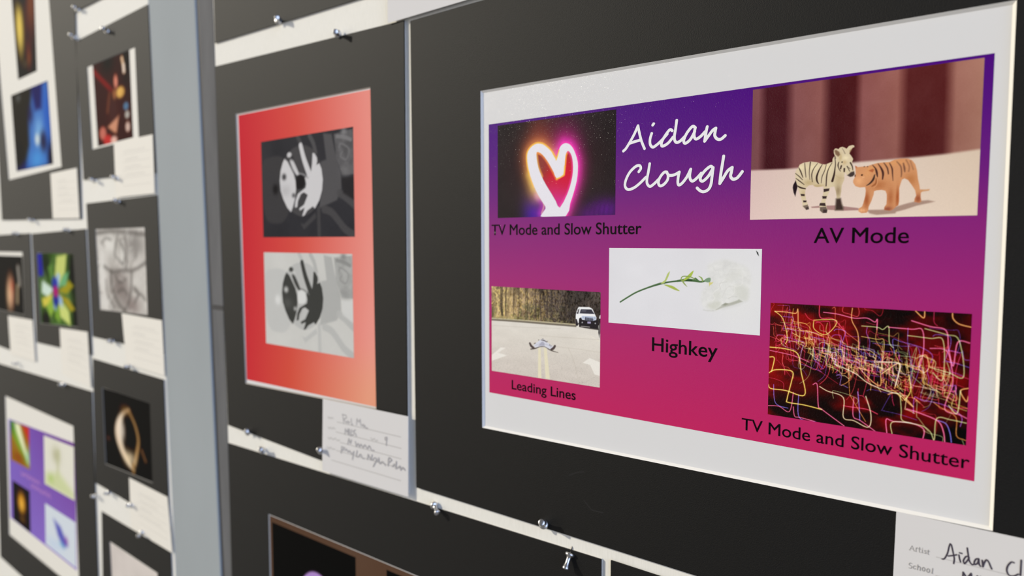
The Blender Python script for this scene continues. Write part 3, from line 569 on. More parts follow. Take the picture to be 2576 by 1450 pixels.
def art_lights():
    a = Art(520, 352, (40, 12, 14), 21)
    n = a.vnoise(110, 70, 4); n2 = a.vnoise(50, 40, 3); k = ss((n-0.36)*3.2); xx = a.X/a.w; yy = a.Y/a.h
    red = np.stack([30+88*k, 11+4*k, 13+5*k], -1); red *= (1.05-0.55*np.exp(-((xx-0.92)/.25)**2-((yy-0.1)/.3)**2)-0.5*np.exp(-((xx-0.95)/.15)**2-((yy-0.95)/.2)**2))[..., None]; a.c = red*(0.75+0.5*n2)[..., None]
    a.blob(120, 720, 230, 80, (128, 16, 22), .55); a.blob(350, 780, 60, 70, (22, 10, 12), .8); a.blob(250, 430, 110, 100, (24, 8, 12), .7); a.blob(480, 470, 200, 80, (26, 10, 22), .5); a.blob(60, 250, 160, 200, (104, 14, 18), .5)
    pal = [(235, 30, 60), (245, 80, 50), (250, 180, 50), (250, 140, 50), (225, 30, 80), (240, 195, 80), (110, 140, 80), (70, 60, 190), (120, 60, 190), (225, 40, 50), (215, 30, 60), (150, 170, 90), (230, 30, 50)]
    R = a.pyr
    def trail(pts, col, w, al, n=4):
        a.stroke(pts, w*2.6, col, 2.2, al*.20, 'screen', n=n); a.stroke(pts, w*1.0, col, .8, al*.95, 'screen', n=n)
        a.stroke(pts, w*0.30, tuple(min(255, c*0.7+85) for c in col), .55, al*.85, 'screen', n=n)
    sweeps = [np.array(q_, float) for q_ in (
        [(0, 22), (45, 0), (145, 2), (183, 24), (170, 90), (137, 222), (145, 247), (265, 267), (400, 302)], [(0, 0), (160, 15), (175, -13), (184, 132), (260, 152), (360, 187)],
        [(0, 0), (5, 100), (100, 110), (180, 190)], [(0, 0), (-5, 90), (40, 190), (45, 320)], [(0, 0), (120, 10), (160, 17), (205, -5), (210, 115), (240, 155)], [(0, 0), (175, 15), (255, 20), (265, 165), (235, 305)],
        [(0, 0), (60, 35), (180, 85), (180, 235), (260, 260), (370, 310), (390, 215), (350, 75)], [(0, 0), (30, 0), (40, 160), (65, 188), (235, 315)], [(0, 105), (-5, 0), (50, 15), (190, 30), (280, 75), (275, 145)], [(0, 0), (-25, 130), (20, 150), (90, 20), (60, 190), (-10, 260)])]
    def squiggle(x, y, s, col, w, al):
        # one hand-held sweep, seen again and again at the distance of each lamp
        q = R.choice(sweeps); f = s/150.0; q = q*np.array((f*R.uniform(.55, 1.1), f*R.uniform(.9, 1.9))); q = q+np.array([(R.uniform(-1, 1)*s*.06, R.uniform(-1, 1)*s*.09) for _ in q])
        trail([(x+c_[0], y+c_[1]) for c_ in q], col, w, al)
    for i in range(230):
        t = R.random()**0.85
        cx = t*980; cy = np.interp(cx, [0, 200, 400, 600, 800, 1000], [270, 300, 360, 440, 500, 560])+R.gauss(0, 80 if i % 3 else 180)
        s = R.uniform(26, 70) if i % 3 else R.uniform(60, 130)
        squiggle(cx-s, cy-s*.8, s, R.choice(pal), R.uniform(1.6, 3.0), R.uniform(.35, .85))
    for i in range(80):   # fine knot of lights in the middle
        cx = R.gauss(430, 180); cy = 265+0.33*cx+R.gauss(0, 65)
        squiggle(cx, cy, R.uniform(12, 40), R.choice([(250, 190, 80), (245, 150, 50), (240, 70, 100), (130, 100, 215), (250, 205, 120), (250, 180, 60)]), R.uniform(1.5, 2.5), R.uniform(.5, .95))
    Ye, Or, Pk, Rd, Gn, Bl, Cr = (250, 195, 60), (245, 140, 60), (245, 70, 120), (230, 30, 60), (150, 170, 90), (80, 80, 210), (250, 215, 150)
    big = (([(1,625),(35,593),(111,582),(140,602),(132,682),(110,838),(117,866),(206,869),(304,886)], Ye, 7), ([(-1,732),(15,764),(100,764),(208,782),(186,591),(164,434),(100,398),(2,395)], Ye, 7), ([(26,74),(87,74),(146,80),(157,47),(167,211),(222,227),(294,257)], Or, 6), ([(26,74),(73,135),(102,294),(92,353)], Ye, 5),
        ([(246,134),(251,206),(315,243),(368,120),(246,128)], Ye, 4.5), ([(275,-9),(281,102),(347,106),(404,188)], Rd, 5), ([(297,56),(374,65),(456,89),(522,82),(561,110),(573,87),(572,167)], Pk, 5.5), ([(447,8),(446,106),(479,211),(485,351)], Or, 5),
        ([(497,149),(575,151),(601,166),(629,139),(635,265),(655,305)], Gn, 5), ([(629,144),(738,147),(786,146),(796,294),(781,441)], Pk, 5.5), ([(736,80),(821,116),(892,138),(907,278),(930,405),(945,222),(996,220)], Pk, 6), ([(917,5),(921,45),(947,82),(998,100)], Or, 6), ([(752,1),(790,53),(794,-3)], Or, 6),
        ([(798,135),(892,169),(950,206),(977,477),(911,459),(829,433)], Gn, 5), ([(721,199),(823,208),(882,221),(887,515),(842,472)], Gn, 5), ([(825,285),(895,289),(921,397),(931,547),(901,742),(965,772),(1000,794)], Pk, 5),
        ([(1001,623),(993,665),(966,590),(999,563)], Or, 6), ([(918,712),(956,764),(966,590)], Gn, 6), ([(253,681),(275,677),(285,856),(304,884),(425,997)], Pk, 5.5), ([(289,691),(332,722),(416,760),(420,926),(474,940),(548,976),(559,870),(530,724)], Cr, 5),
        ([(418,826),(445,829),(539,831),(591,857)], Rd, 4.5), ([(470,748),(470,902),(508,932),(582,1000)], Pk, 5), ([(489,695),(498,808),(504,927)], Bl, 4.5), ([(640,1001),(634,890),(669,897),(756,891),(811,924),(810,998)], Pk, 6), ([(665,1000),(666,903),(792,897),(841,937),(861,994),(868,826),(932,821),(998,830)], Gn, 5.5),
        ([(729,782),(802,806),(875,846),(900,921),(908,1002)], Pk, 6.5), ([(874,840),(910,857),(929,924),(937,994)], Bl, 5), ([(695,657),(704,793),(709,876),(756,891)], Gn, 5), ([(639,685),(682,670),(759,759),(701,666)], Or, 6), ([(-2,922),(64,913),(126,945),(145,772)], Pk, 4.5), ([(30,725),(44,888),(117,918)], Bl, 4), ([(147,899),(156,979),(186,983),(267,998)], Pk, 5), ([(175,789),(182,984),(274,1001)], Bl, 4.5),
        ([(596,495),(599,623),(539,570),(491,492)], Or, 5), ([(603,526),(677,428),(690,457),(669,630)], Or, 5.5), ([(779,359),(809,344),(823,434),(800,479),(775,442),(786,368)], Or, 5), ([(734,512),(744,636),(718,715)], Ye, 5), ([(369,491),(466,540),(540,613),(632,659),(689,669)], Cr, 5), ([(569,435),(652,422),(690,442),(672,609)], Cr, 4.5), ([(2,483),(30,490),(16,610)], Ye, 7), ([(3,424),(139,450),(228,492)], Pk, 4.5))
    for p, c, w in big: trail(p, c, w*0.68, 1.0, 6)
    a.grain(4)
    return a.done()

def art_globe(neg):
    """glass globe with a hand print; neg=False is the dark negative, True its light counterpart"""
    a = Art(260, 170, (54, 54, 58), 31)
    a.c += (a.vnoise(50, 40, 3)[..., None]-0.5)*10
    G = lambda v: (v, v-1, v+1)
    a.poly([(15,231),(101,177),(221,175),(308,254),(354,512),(332,703),(258,832),(157,857),(46,810),(5,567)], G(66), 2.2, .9, 3)
    a.poly([(705,15),(790,35),(818,188),(874,408),(879,550),(832,654),(699,705),(651,725),(684,463),(672,279),(732,264),(718,139)], G(86), 2.0, .95)
    m_ = a.mask([(813,38),(1013,13),(1006,427),(889,427),(832,261)], 1.4)
    a.blend(m_*.9, (78+36*a.vnoise(9, 9, 3))[..., None]*np.array((1., .99, 1.01)))
    a.stroke([(843,64),(910,80),(975,111)], 24, G(120), 1.0, .9); a.blob(*[(911,28)][0], 30, 40, G(128), .9); a.stroke([(864,166),(879,136),(923,159),(959,206),(929,286),(877,252),(893,212)], 12, G(118), 1.2, .7); a.blob(*[(927,384)][0], 50, 60, G(112), .8)
    a.stroke([(699,734),(776,767),(851,856),(910,929),(998,987)], 50, G(76), 1.6, .9); a.stroke([(856,591),(908,623),(1002,706)], 50, G(78), 1.6, .9); a.stroke([(643,725),(645,1006)], 34, G(72), 1.4, .9); a.poly([(445,860),(483,873),(610,760),(617,812),(482,926)], G(72), 1.6, .9)
    a.stroke([(431,4),(455,60),(471,100)], 34, G(76), 1.0, .9); a.stroke([(561,15),(600,94),(622,185)], 36, G(84), 1.2, .9); a.poly([(881,451),(999,447),(995,663),(894,594)], G(48), 2.0, .8)
    cm = a.mask([(467,97),(550,117),(614,177),(660,270),(688,390),(692,478),(670,593),(628,687),(561,758),(464,796),(375,759),(306,694),(255,598),(222,486),(218,392),(240,286),(292,191),(373,117)], .9, 3)
    a.blend(cm, np.broadcast_to(np.array(G(74), float), a.c.shape))
    L_ = 198
    a.poly([(278,206),(313,239),(351,312),(380,369),(398,439),(402,515),(391,606),(363,697),(340,748),(297,701),(254,613),(225,526),(217,424),(230,324),(255,248)], G(L_), .9)
    a.blob(*[(283,530)][0], 60, 60, G(150), .35, clip=cm)
    a.poly([(527,397),(569,379),(583,291),(591,185),(610,191),(635,235),(638,268),(629,307),(660,292),(681,346),(693,449),(683,550),(653,644),(604,724),(583,701),(520,742),(489,786),(464,794),(485,736),(491,710),(440,737),(434,714),(488,680),(530,588),(490,559),(456,572),(421,638),(411,699),(385,705),(393,637),(422,570),(508,515),(516,478),(504,418)], G(L_), .8)
    a.stroke([(463,98),(498,237),(560,408)], (38, 44, 50), G(L_), .8); a.stroke([(357,237),(390,309),(431,385)], (32, 38, 24), G(L_-6), .9); a.stroke([(436,366),(494,387),(535,420)], 10, G(140), 1.0, .9); a.ell(*[(334,174)][0], 26, 26, G(L_-8), .9)
    a.poly([(482,559),(527,584),(471,671),(436,711),(421,695),(455,625)], G(68), .8)
    a.poly([(409,402),(444,382),(486,401),(503,462),(483,514),(432,525),(408,508)], G(40), 1.6, .95, 3); a.blob(*[(165,506)][0], 36, 56, G(38), .95, 3); a.blob(*[(269,389)][0], 26, 34, G(62), .95, 3); a.blob(*[(374,582)][0], 20, 24, G(80), .9, 3); a.blob(*[(366,211)][0], 20, 24, G(50), .7, 3)
    if neg: a.c = 245.6-0.9*a.c
    a.grain(2)
    return a.done()

def gradient(w, h, tl, tr, br, bl, mid=None):
    u = np.linspace(0, 1, w)[None, :, None]; v = np.linspace(0, 1, h)[:, None, None]
    tl, tr, br, bl = [np.array(c, float) for c in (tl, tr, br, bl)]
    return (tl*(1-u)+tr*u)*(1-v)+(bl*(1-u)+br*u)*v

# ------------------------------------------------------------------ the setting: added floor and back wall out of view, white boards, steel upright
zf = -CAM_Z/S
v = [(-6, -6, 0), (6, -6, 0), (6, 1.5, 0), (-6, 1.5, 0), (-6, -6, -.05), (6, -6, -.05), (6, 1.5, -.05), (-6, 1.5, -.05)]  # floor slab added out of view, cuts off light from below
prop(mesh_obj('floor', v, [(0,1,2,3),(7,6,5,4),(0,4,5,1),(1,5,6,2),(2,6,7,3),(3,7,4,0)], M['floor']), kind='structure')

def line_x(p, q, z): return p[0]+(q[0]-p[0])*(z-p[1])/(q[1]-p[1])
PL = [(-2.2800, .755), (-2.2308, -1.010)]; PR = [(-1.9850, .695), (-1.9363, -1.010)]
zt = 1.75
def edge(L_, z): return line_x(*L_, min(max(z, -1.08), .80))     # the upright leans a touch over the stretch in view
ZS_ = [zt, .80, -1.08, zf]
def strip_geo(a, b, y0, y1):
    """upright strip between two edges, each a list of (x, z) from top to foot"""
    pts = list(a)+list(b)[::-1]; f = [U(p, y0) for p in pts]; d = Vector((0, (y1-y0)/1000, 0)); n_ = len(a); m_ = 2*n_
    v = f+[p+d for p in f]
    F = [(k, k+1, m_-2-k, m_-1-k) for k in range(n_-1)]+[(m_+m_-1-k, m_+m_-2-k, m_+k+1, m_+k) for k in range(n_-1)]
    F += [(k, m_+k, m_+(k+1) % m_, (k+1) % m_) for k in range(m_)]
    return v, F
def upright(name, xa, xb, zs, y0, y1, mat, parent, label=None, r=0.0):
    v, F = strip_geo([(xa(z), z) for z in zs], [(xb(z), z) for z in zs], y0, y1)
    o = mesh_obj(name, v, F, mat, parent, label)
    if r:
        bv = o.modifiers.new('edge', 'BEVEL'); bv.width = r; bv.segments = 3; bv.limit_method = 'ANGLE'
    return o
pl = lambda z: edge(PL, z); pr = lambda z: edge(PR, z)
wall_v = [(-6, 1.3, 0), (6, 1.3, 0), (6, 1.4, 0), (-6, 1.4, 0), (-6, 1.3, 3), (6, 1.3, 3), (6, 1.4, 3), (-6, 1.4, 3)]  # made-up wall behind the boards, never in view, added to give the room bounds
prop(mesh_obj('wall_back_added', wall_v, [(0,3,2,1),(4,5,6,7),(0,1,5,4),(1,2,6,5),(2,3,7,6),(3,0,4,7)], material('added_wall_paint', (.55, .54, .52), .8, .2)), kind='structure')
o = empty('display_board', U((-3.7, zf), 1), 'white tack board left of the grey upright, hung with small blurred works', 'display board', 'white tack boards')
upright('board_panel', lambda z: -5.4, lambda z: pl(z)-.004, ZS_, BOARD, 24, M['cloth'], o)
o = empty('display_board', U((0, zf), 1), 'white tack board right of the grey upright, carrying the purple poster', 'display board', 'white tack boards')
bl = lambda z: edge([(-1.8795, .55), (-1.8690, -.535)], z)
upright('board_panel', bl, lambda z: 1.7, ZS_, BOARD, 24, M['cloth'], o)
o = empty('upright_post', U(((pl(zf)+pr(zf))/2, zf), 0), 'pale grey painted steel upright standing between the two white tack boards', 'post')
upright('post_body', pl, pr, ZS_, -0.5, 40, M['post_paint'], o, r=0.002)
upright('gap_channel', lambda z: pr(z)*.998+.0015, lambda z: bl(z)*.998-.006, ZS_, 1.6, 6, M['gap'], o, 'dark channel behind the grey edge trim')
for zs in ([zt, .80, -.188], [-.201, -1.08, zf]):
    upright('edge_trim', lambda z: pr(z)+.021, lambda z: bl(z)-.004, zs, 0.5, 1.5, M['trim_paint'], o, 'mid grey edge trim', 0.001)

# ------------------------------------------------------------------ big five-photo poster
X1, X2, Z1, Z2 = -0.86346524, -0.0724543, -0.29672299, 0.22188317
outer = [(-1.0790, .4577), (.1420, .4500), (.1420, -.5260), (-1.0744, -.5370)]
opening = [(-0.8841,0.2877),(-0.0538,0.2793),(-0.0515,-0.3541),(-0.8823,-0.3705)]
root, sheet = matted('black-matted purple and magenta poster with five photos and white script name', outer, opening, 'matted print', face=-1.6)
def purple():
    h, w = 200, 300
    u = np.linspace(0, 1, w)[None, :, None]; v = np.linspace(0, 1000, h)[:, None, None]
    st = [(0, (76, 26, 122)), (100, (84, 30, 123)), (260, (107, 38, 122)), (380, (131, 42, 118)), (560, (153, 44, 114)), (750, (171, 43, 103)), (1000, (185, 42, 94))]
    c = np.concatenate([np.interp(v, [s_[0] for s_ in st], [s_[1][k] for s_ in st]) for k in range(3)], -1)
    return np.broadcast_to(c, (h, w, 3))+0*u
picture('colour_field', rect(X1, X2, Z1, Z2), -0.05, purple(), sheet, 'purple to magenta printed ground')
picture('photograph', rect(-0.84126765, -0.58483697, 0.04345499, 0.21729511), -0.10, art_heart(), sheet, 'photo of a glowing heart drawn in light')
picture('photograph', rect(-0.35853214, -0.08226914, 0.03088197, 0.21813096), -0.10, art_toys(), sheet, 'photo of a toy zebra and a toy tiger')
picture('photograph', rect(-0.85708324, -0.61168145, -0.25295801, -0.08758202), -0.10, art_lead(), sheet, 'photo of someone lying on a car park')
picture('photograph', rect(-0.59549874, -0.33980316, -0.13858363, -0.01187274), -0.10, art_rose(), sheet, 'photo of a white flower on white')
picture('photograph', rect(-0.32543867, -0.08278868, -0.25339932, -0.08925845), -0.10, art_lights(), sheet, 'photo of tangled light trails')
def cap(text, w, weight):
    (x0, zb0), (x1, zb1), (xa, za), (xb, zb_) = w      # left foot, right foot, capital's top and foot
    caption(text, x0, x1, (zb0+zb1)/2, za-zb_, -0.15, M['ink_black'], sheet, weight)
cap('TV Mode and Slow Shutter', [(-0.8567,0.0111),(-0.5358,0.0115),(-0.8505,0.0307),(-0.8505,0.0111)],  .00028*S)
cap('TV Mode and Slow Shutter', [(-0.3635,-0.2837),(-0.0782,-0.2815),(-0.3569,-0.2657),(-0.3564,-0.2832)], .00013*S)
cap('AV Mode', [(-0.2689,-0.0024),(-0.1539,-0.0031),(-0.2618,0.0181),(-0.2612,-0.0024)], .00015*S)
cap('Highkey', [(-0.5133,-0.1795),(-0.4036,-0.1778),(-0.5124,-0.1575),(-0.5120,-0.1795)],  .00028*S)
cap('Leading Lines', [(-0.8069,-0.2829),(-0.6616,-0.2817),(-0.8053,-0.2655),(-0.8052,-0.2829)],  .00028*S)
name_w = 0.0046
strokes('scuff_mark', [[(-0.6420,-0.4602),(-0.6278,-0.4718),(-0.6195,-0.4733),(-0.6025,-0.4725)], [(-0.6746,-0.4219),(-0.6584,-0.4133),(-0.6425,-0.4084)]], .0022, -1.63, M['scuff'], [c for c in root.children if c.name.startswith('mat_board')][0], 'pale scuff marks')
strokes('script_lettering', [[(-0.5705,0.1478),(-0.5660,0.1513),(-0.5586,0.1612),(-0.5506,0.1736),(-0.5441,0.1862)], [(-0.5441,0.1862),(-0.5419,0.1763),(-0.5377,0.1617),(-0.5318,0.1485)], [(-0.5602,0.1590),(-0.5505,0.1611),(-0.5387,0.1630)],
    [(-0.5194,0.1715),(-0.5221,0.1627),(-0.5217,0.1544),(-0.5171,0.1496),(-0.5100,0.1528),(-0.5017,0.1591),(-0.4923,0.1680)], [(-0.5179,0.1845),(-0.5161,0.1864)], [(-0.4840,0.1723),(-0.4880,0.1742),(-0.4949,0.1671),(-0.5011,0.1573),(-0.5019,0.1510),(-0.4984,0.1499),(-0.4902,0.1540),(-0.4822,0.1624)], [(-0.4767,0.1875),(-0.4783,0.1746),(-0.4801,0.1634),(-0.4792,0.1564),(-0.4758,0.1533),(-0.4702,0.1551),(-0.4624,0.1617)],
    [(-0.4457,0.1730),(-0.4505,0.1754),(-0.4588,0.1670),(-0.4639,0.1573),(-0.4638,0.1522),(-0.4603,0.1511),(-0.4532,0.1563),(-0.4467,0.1670)], [(-0.4459,0.1730),(-0.4475,0.1637),(-0.4466,0.1578),(-0.4433,0.1557),(-0.4365,0.1593),(-0.4301,0.1653)], [(-0.4267,0.1725),(-0.4283,0.1651),(-0.4304,0.1511),(-0.4247,0.1582),(-0.4179,0.1663),(-0.4131,0.1689),(-0.4141,0.1637),(-0.4144,0.1577),(-0.4106,0.1527),(-0.4049,0.1519),(-0.3984,0.1565)],
    [(-0.5417,0.1122),(-0.5380,0.1173),(-0.5402,0.1219),(-0.5472,0.1211),(-0.5579,0.1126),(-0.5651,0.1004),(-0.5666,0.0901),(-0.5610,0.0844),(-0.5507,0.0864),(-0.5400,0.0930),(-0.5288,0.1025)], [(-0.5222,0.1237),(-0.5243,0.1111),(-0.5268,0.0982),(-0.5256,0.0911),(-0.5207,0.0875),(-0.5135,0.0916),(-0.5065,0.0977)],
    [(-0.4919,0.1085),(-0.4970,0.1082),(-0.5039,0.1005),(-0.5064,0.0924),(-0.5031,0.0874),(-0.4967,0.0896),(-0.4907,0.0963),(-0.4899,0.1037),(-0.4926,0.1085)], [(-0.4926,0.1085),(-0.4880,0.1033),(-0.4792,0.1035),(-0.4708,0.1072)], [(-0.4708,0.1072),(-0.4725,0.0998),(-0.4730,0.0907),(-0.4708,0.0871),(-0.4653,0.0903),(-0.4581,0.0990),(-0.4520,0.1105)], [(-0.4520,0.1105),(-0.4535,0.1010),(-0.4519,0.0941),(-0.4477,0.0922),(-0.4411,0.0969),(-0.4347,0.1033)],
    [(-0.4164,0.1099),(-0.4202,0.1126),(-0.4283,0.1073),(-0.4352,0.0988),(-0.4359,0.0930),(-0.4315,0.0913),(-0.4234,0.0981),(-0.4164,0.1093)], [(-0.4161,0.1104),(-0.4175,0.0978),(-0.4190,0.0856),(-0.4230,0.0780),(-0.4300,0.0750),(-0.4359,0.0766),(-0.4411,0.0811)], [(-0.4001,0.1264),(-0.4018,0.1144),(-0.4038,0.1014),(-0.4052,0.0860),(-0.4002,0.0935),(-0.3936,0.1040),(-0.3867,0.1088),(-0.3876,0.1026),(-0.3889,0.0961),(-0.3854,0.0915),(-0.3799,0.0923),(-0.3755,0.0964),(-0.3715,0.1016)]],
    name_w, -0.15, M['ink_white'], sheet, 'white handwritten script name')

PRINT_MAT[0] = 'print_matte'
# ------------------------------------------------------------------ red matted print beside the upright
o2 = [(-1.8818, .4906), (-1.0965, .4620), (-1.1002, -.5560), (-1.8670, -.5345)]
p2 = [(-1.7772,0.3473),(-1.2081,0.3400),(-1.2032,-0.3842),(-1.7643,-0.3987)]
root, sheet = matted('black-matted red print with a dark and a light hand photo, beside the grey upright', o2, p2, core='core_mid')
rq = [(-1.7641,0.3415),(-1.2069,0.3347),(-1.2034,-0.3783),(-1.7564,-0.3864)]
h_, w_ = 60, 40
u = np.linspace(0, 1, w_)[None, :]; v = np.linspace(0, 1, h_)[:, None]
c1 = np.array((192, 50, 60.)); c2 = np.array((206, 82, 74.)); c3 = np.array((228, 150, 140.))
t = np.clip(u*0.95+0.10*np.abs(v-.25)+0.12*(v-0.5)*0+0.05*v-0.03, 0, 1)
rc = np.where(t[..., None] < .45, c1+(c2-c1)*(t[..., None]/.45), c2+(c3-c2)*((t[..., None]-.45)/.55))
rc = rc+np.array((-4, 6, -12))*(ss((v-.75)*4)*u)[..., None]
picture('colour_field', rq, -0.05, rc, sheet, 'red printed ground fading to pink')
picture('photograph', rect(-1.6547, -1.2703, 0.0094, 0.2597), -0.10, art_globe(False), sheet, 'dark photo of a hand on a globe')
picture('photograph', rect(-1.6540, -1.2809, -0.2743, -0.0304), -0.10, art_globe(True), sheet, 'light photo of a hand on a globe')

root.rotation_euler.z = -0.0018; root.location.y -= 0.0004          # its right edge stands off the board a little

# ------------------------------------------------------------------ works cut off by the frame
root = plain_mat('black mat board cropped by the picture top, above the red print', [(-1.8781, 1.60), (-1.085, 1.58), (-1.082, .5345), (-1.8781, .5546)])
o4 = [(-1.8695, -.5890), (-.6062, -.5575), (-.6000, -1.62), (-1.8760, -1.64)]
q4 = [(-1.6651, -.7480), (-.80, -.7300), (-.80, -1.45), (-1.6680, -1.46)]
root, sheet = matted('black-matted brown print with a purple balloon photo, cropped by the picture bottom', o4, q4, core='core_mid')
def brown():
    a = Art(180, 150, (90, 70, 58), 3); a.c += (a.vnoise(40, 40, 2)[..., None]-.5)*8; return a.done()
picture('colour_field', q4 and [(-1.6640, -.7500), (-.8015, -.7320), (-.8015, -1.4480), (-1.6665, -1.4580)], -0.05, brown(), sheet, 'brown printed ground')
def balloon():
    a = Art(150, 170, (20, 15, 12), 4)
    a.poly([(-40, 470), (180, 560), (420, 720), (560, 1040), (-40, 1040)], (158, 148, 138), 7, .95)
    a.ell(560, 560, 250, 330, (170, 136, 200), 1.6); a.blob(600, 640, 130, 120, (186, 150, 210), .8); a.blob(390, 640, 60, 200, (150, 116, 186), .5); a.blob(590, 740, 50, 60, (205, 165, 220), .8)
    a.poly([(540, 860), (590, 860), (610, 930), (520, 930)], (140, 104, 172), 1.5)
    a.grain(3); return a.done()
bq = [(-1.6483,-0.7667),(-1.2887,-0.7554)]; bx0, bz1 = bq[0]; bx1 = bq[1][0]
picture('photograph', [(bx0, bz1), (bx1, bz1+.0085), (bx1, bz1-.355), (bx0, bz1-.362)], -0.10, balloon(), sheet, 'photo of a purple balloon')
def party():
    a = Art(120, 130, (24, 18, 16), 6); a.ell(330, 300, 190, 240, (150, 100, 170), 2.0); a.ell(700, 420, 180, 230, (176, 120, 96), 2.0); a.blob(500, 800, 300, 150, (90, 70, 62), .8); a.grain(3); return a.done()
cq = [(-1.1765,-0.7538)]; cx0, cz1 = cq[0]
picture('photograph', [(cx0, cz1), (-.88, cz1+.006), (-.88, -1.08), (cx0, -1.09)], -0.10, party(), sheet, 'dark photo of balloons')
root = plain_mat('black mat board cropped by the picture bottom, below the purple poster', [(-.5865, -.5532), (.640, -.5400), (.640, -1.60), (-.5850, -1.61)])

# ------------------------------------------------------------------ left board: blurred works
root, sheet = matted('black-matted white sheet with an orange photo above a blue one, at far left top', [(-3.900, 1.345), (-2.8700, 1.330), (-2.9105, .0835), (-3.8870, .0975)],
    [(-3.8600, 1.16), (-3.165, 1.15), (-3.0925, .2910), (-3.7560, .2760)], paper=M['paper_warmlit'], face=-0.9, core='core_grey')
def amber():
    a = Art(60, 90, (26, 18, 14), 2); a.blob(820, 200, 260, 420, (120, 62, 28), .9); a.blob(620, 620, 120, 240, (110, 44, 26), .8); a.blob(260, 420, 190, 330, (222, 194, 92), 1, 3); a.blob(640, 820, 110, 110, (124, 66, 36), .8); a.blob(620, 560, 90, 110, (40, 18, 14), .8); a.blob(430, 60, 260, 110, (16, 14, 12), .9); a.blob(430, 860, 120, 60, (86, 76, 62), .7); return a.done()
def cobalt():
    a = Art(66, 96, (40, 38, 34), 2); a.poly([(600, 0), (1000, 0), (1000, 1000), (260, 1000), (420, 700), (440, 420)], (64, 112, 190), 4, .95); a.poly([(560, 0), (860, 0), (800, 300), (640, 300)], (30, 24, 84), 4, .95); a.blob(500, 330, 80, 120, (36, 30, 70), .8); a.blob(700, 560, 130, 180, (120, 170, 216), .9); a.blob(600, 900, 190, 120, (74, 146, 212), .9); a.blob(800, 700, 95, 130, (40, 36, 60), .95, 3); a.blob(930, 420, 90, 400, (36, 84, 184), .7); a.blob(640, 660, 60, 80, (208, 218, 214), .95, 3); a.blob(150, 960, 160, 90, (20, 40, 130), .8); a.blob(960, 930, 90, 200, (14, 14, 34), .9, 3); a.blob(110, 820, 110, 160, (14, 14, 14), .9, 3); a.blob(200, 70, 60, 50, (92, 94, 94), .8); return a.done()
picture('photograph', [(-3.5900, 1.060), (-3.3060, 1.055), (-3.3202, .6986), (-3.5572, .6977)], -0.05, amber(), sheet, 'orange and yellow photo')
picture('photograph', [(-3.6632, .6438), (-3.2020, .6430), (-3.1822, .3098), (-3.6383, .3083)], -0.05, cobalt(), sheet, 'blue photo')

root, sheet = matted('black-matted dark red photo with white side strips, hung left of the grey upright', [(-2.8948, .7410), (-2.2872, .7475), (-2.2712, .2180), (-2.8747, .2291)], [(-2.7974,0.6340),(-2.3920,0.6350),(-2.3878,0.3377),(-2.7807,0.3329)], paper=M['paper_warmlit'], face=-0.9, core='core_grey')
def ruby():
    a = Art(80, 90, (58, 22, 16), 2); a.stroke([(-30, 60), (480, 380)], 70, (150, 34, 28), 3, .8); a.blob(420, 40, 190, 140, (30, 14, 12), .8); a.blob(900, 120, 120, 300, (28, 16, 12), .8); a.blob(500, 620, 200, 240, (70, 44, 44), .9, 3); a.stroke([(340, 620), (420, 420)], 50, (140, 84, 58), 2.5, .6)
    a.ell(720, 440, 110, 66, (232, 184, 98), 2.5); a.ell(610, 300, 50, 80, (222, 140, 118), 2.2, .95); a.ell(560, 440, 50, 60, (170, 110, 70), 2.5, .8); a.stroke([(800, 60), (830, 150), (840, 220)], 60, (232, 198, 160), 2, .95); a.stroke([(836, 150), (836, 210)], 60, (238, 224, 212), 2, .8)
    a.ell(850, 620, 70, 48, (92, 150, 196), 2, .95); a.ell(870, 720, 60, 46, (206, 214, 206), 2, .95); a.ell(870, 860, 60, 60, (226, 200, 186), 2, .95); a.poly([(320, 800), (650, 700), (560, 900), (480, 880)], (214, 152, 120), 2.5, .9); a.ell(170, 860, 100, 80, (222, 128, 112), 2.6, .8); a.ell(300, 960, 120, 70, (220, 60, 60), 2.6, .8); a.ell(480, 975, 90, 50, (240, 196, 180), 2.4, .9); a.blob(860, 620, 200, 300, (60, 24, 16), .25); return a.done()
picture('photograph', [(-2.7427,0.6323),(-2.4346,0.6322),(-2.4295,0.3447),(-2.7256,0.3400)], -0.05, ruby(), sheet, 'dark red photo with lit spots')

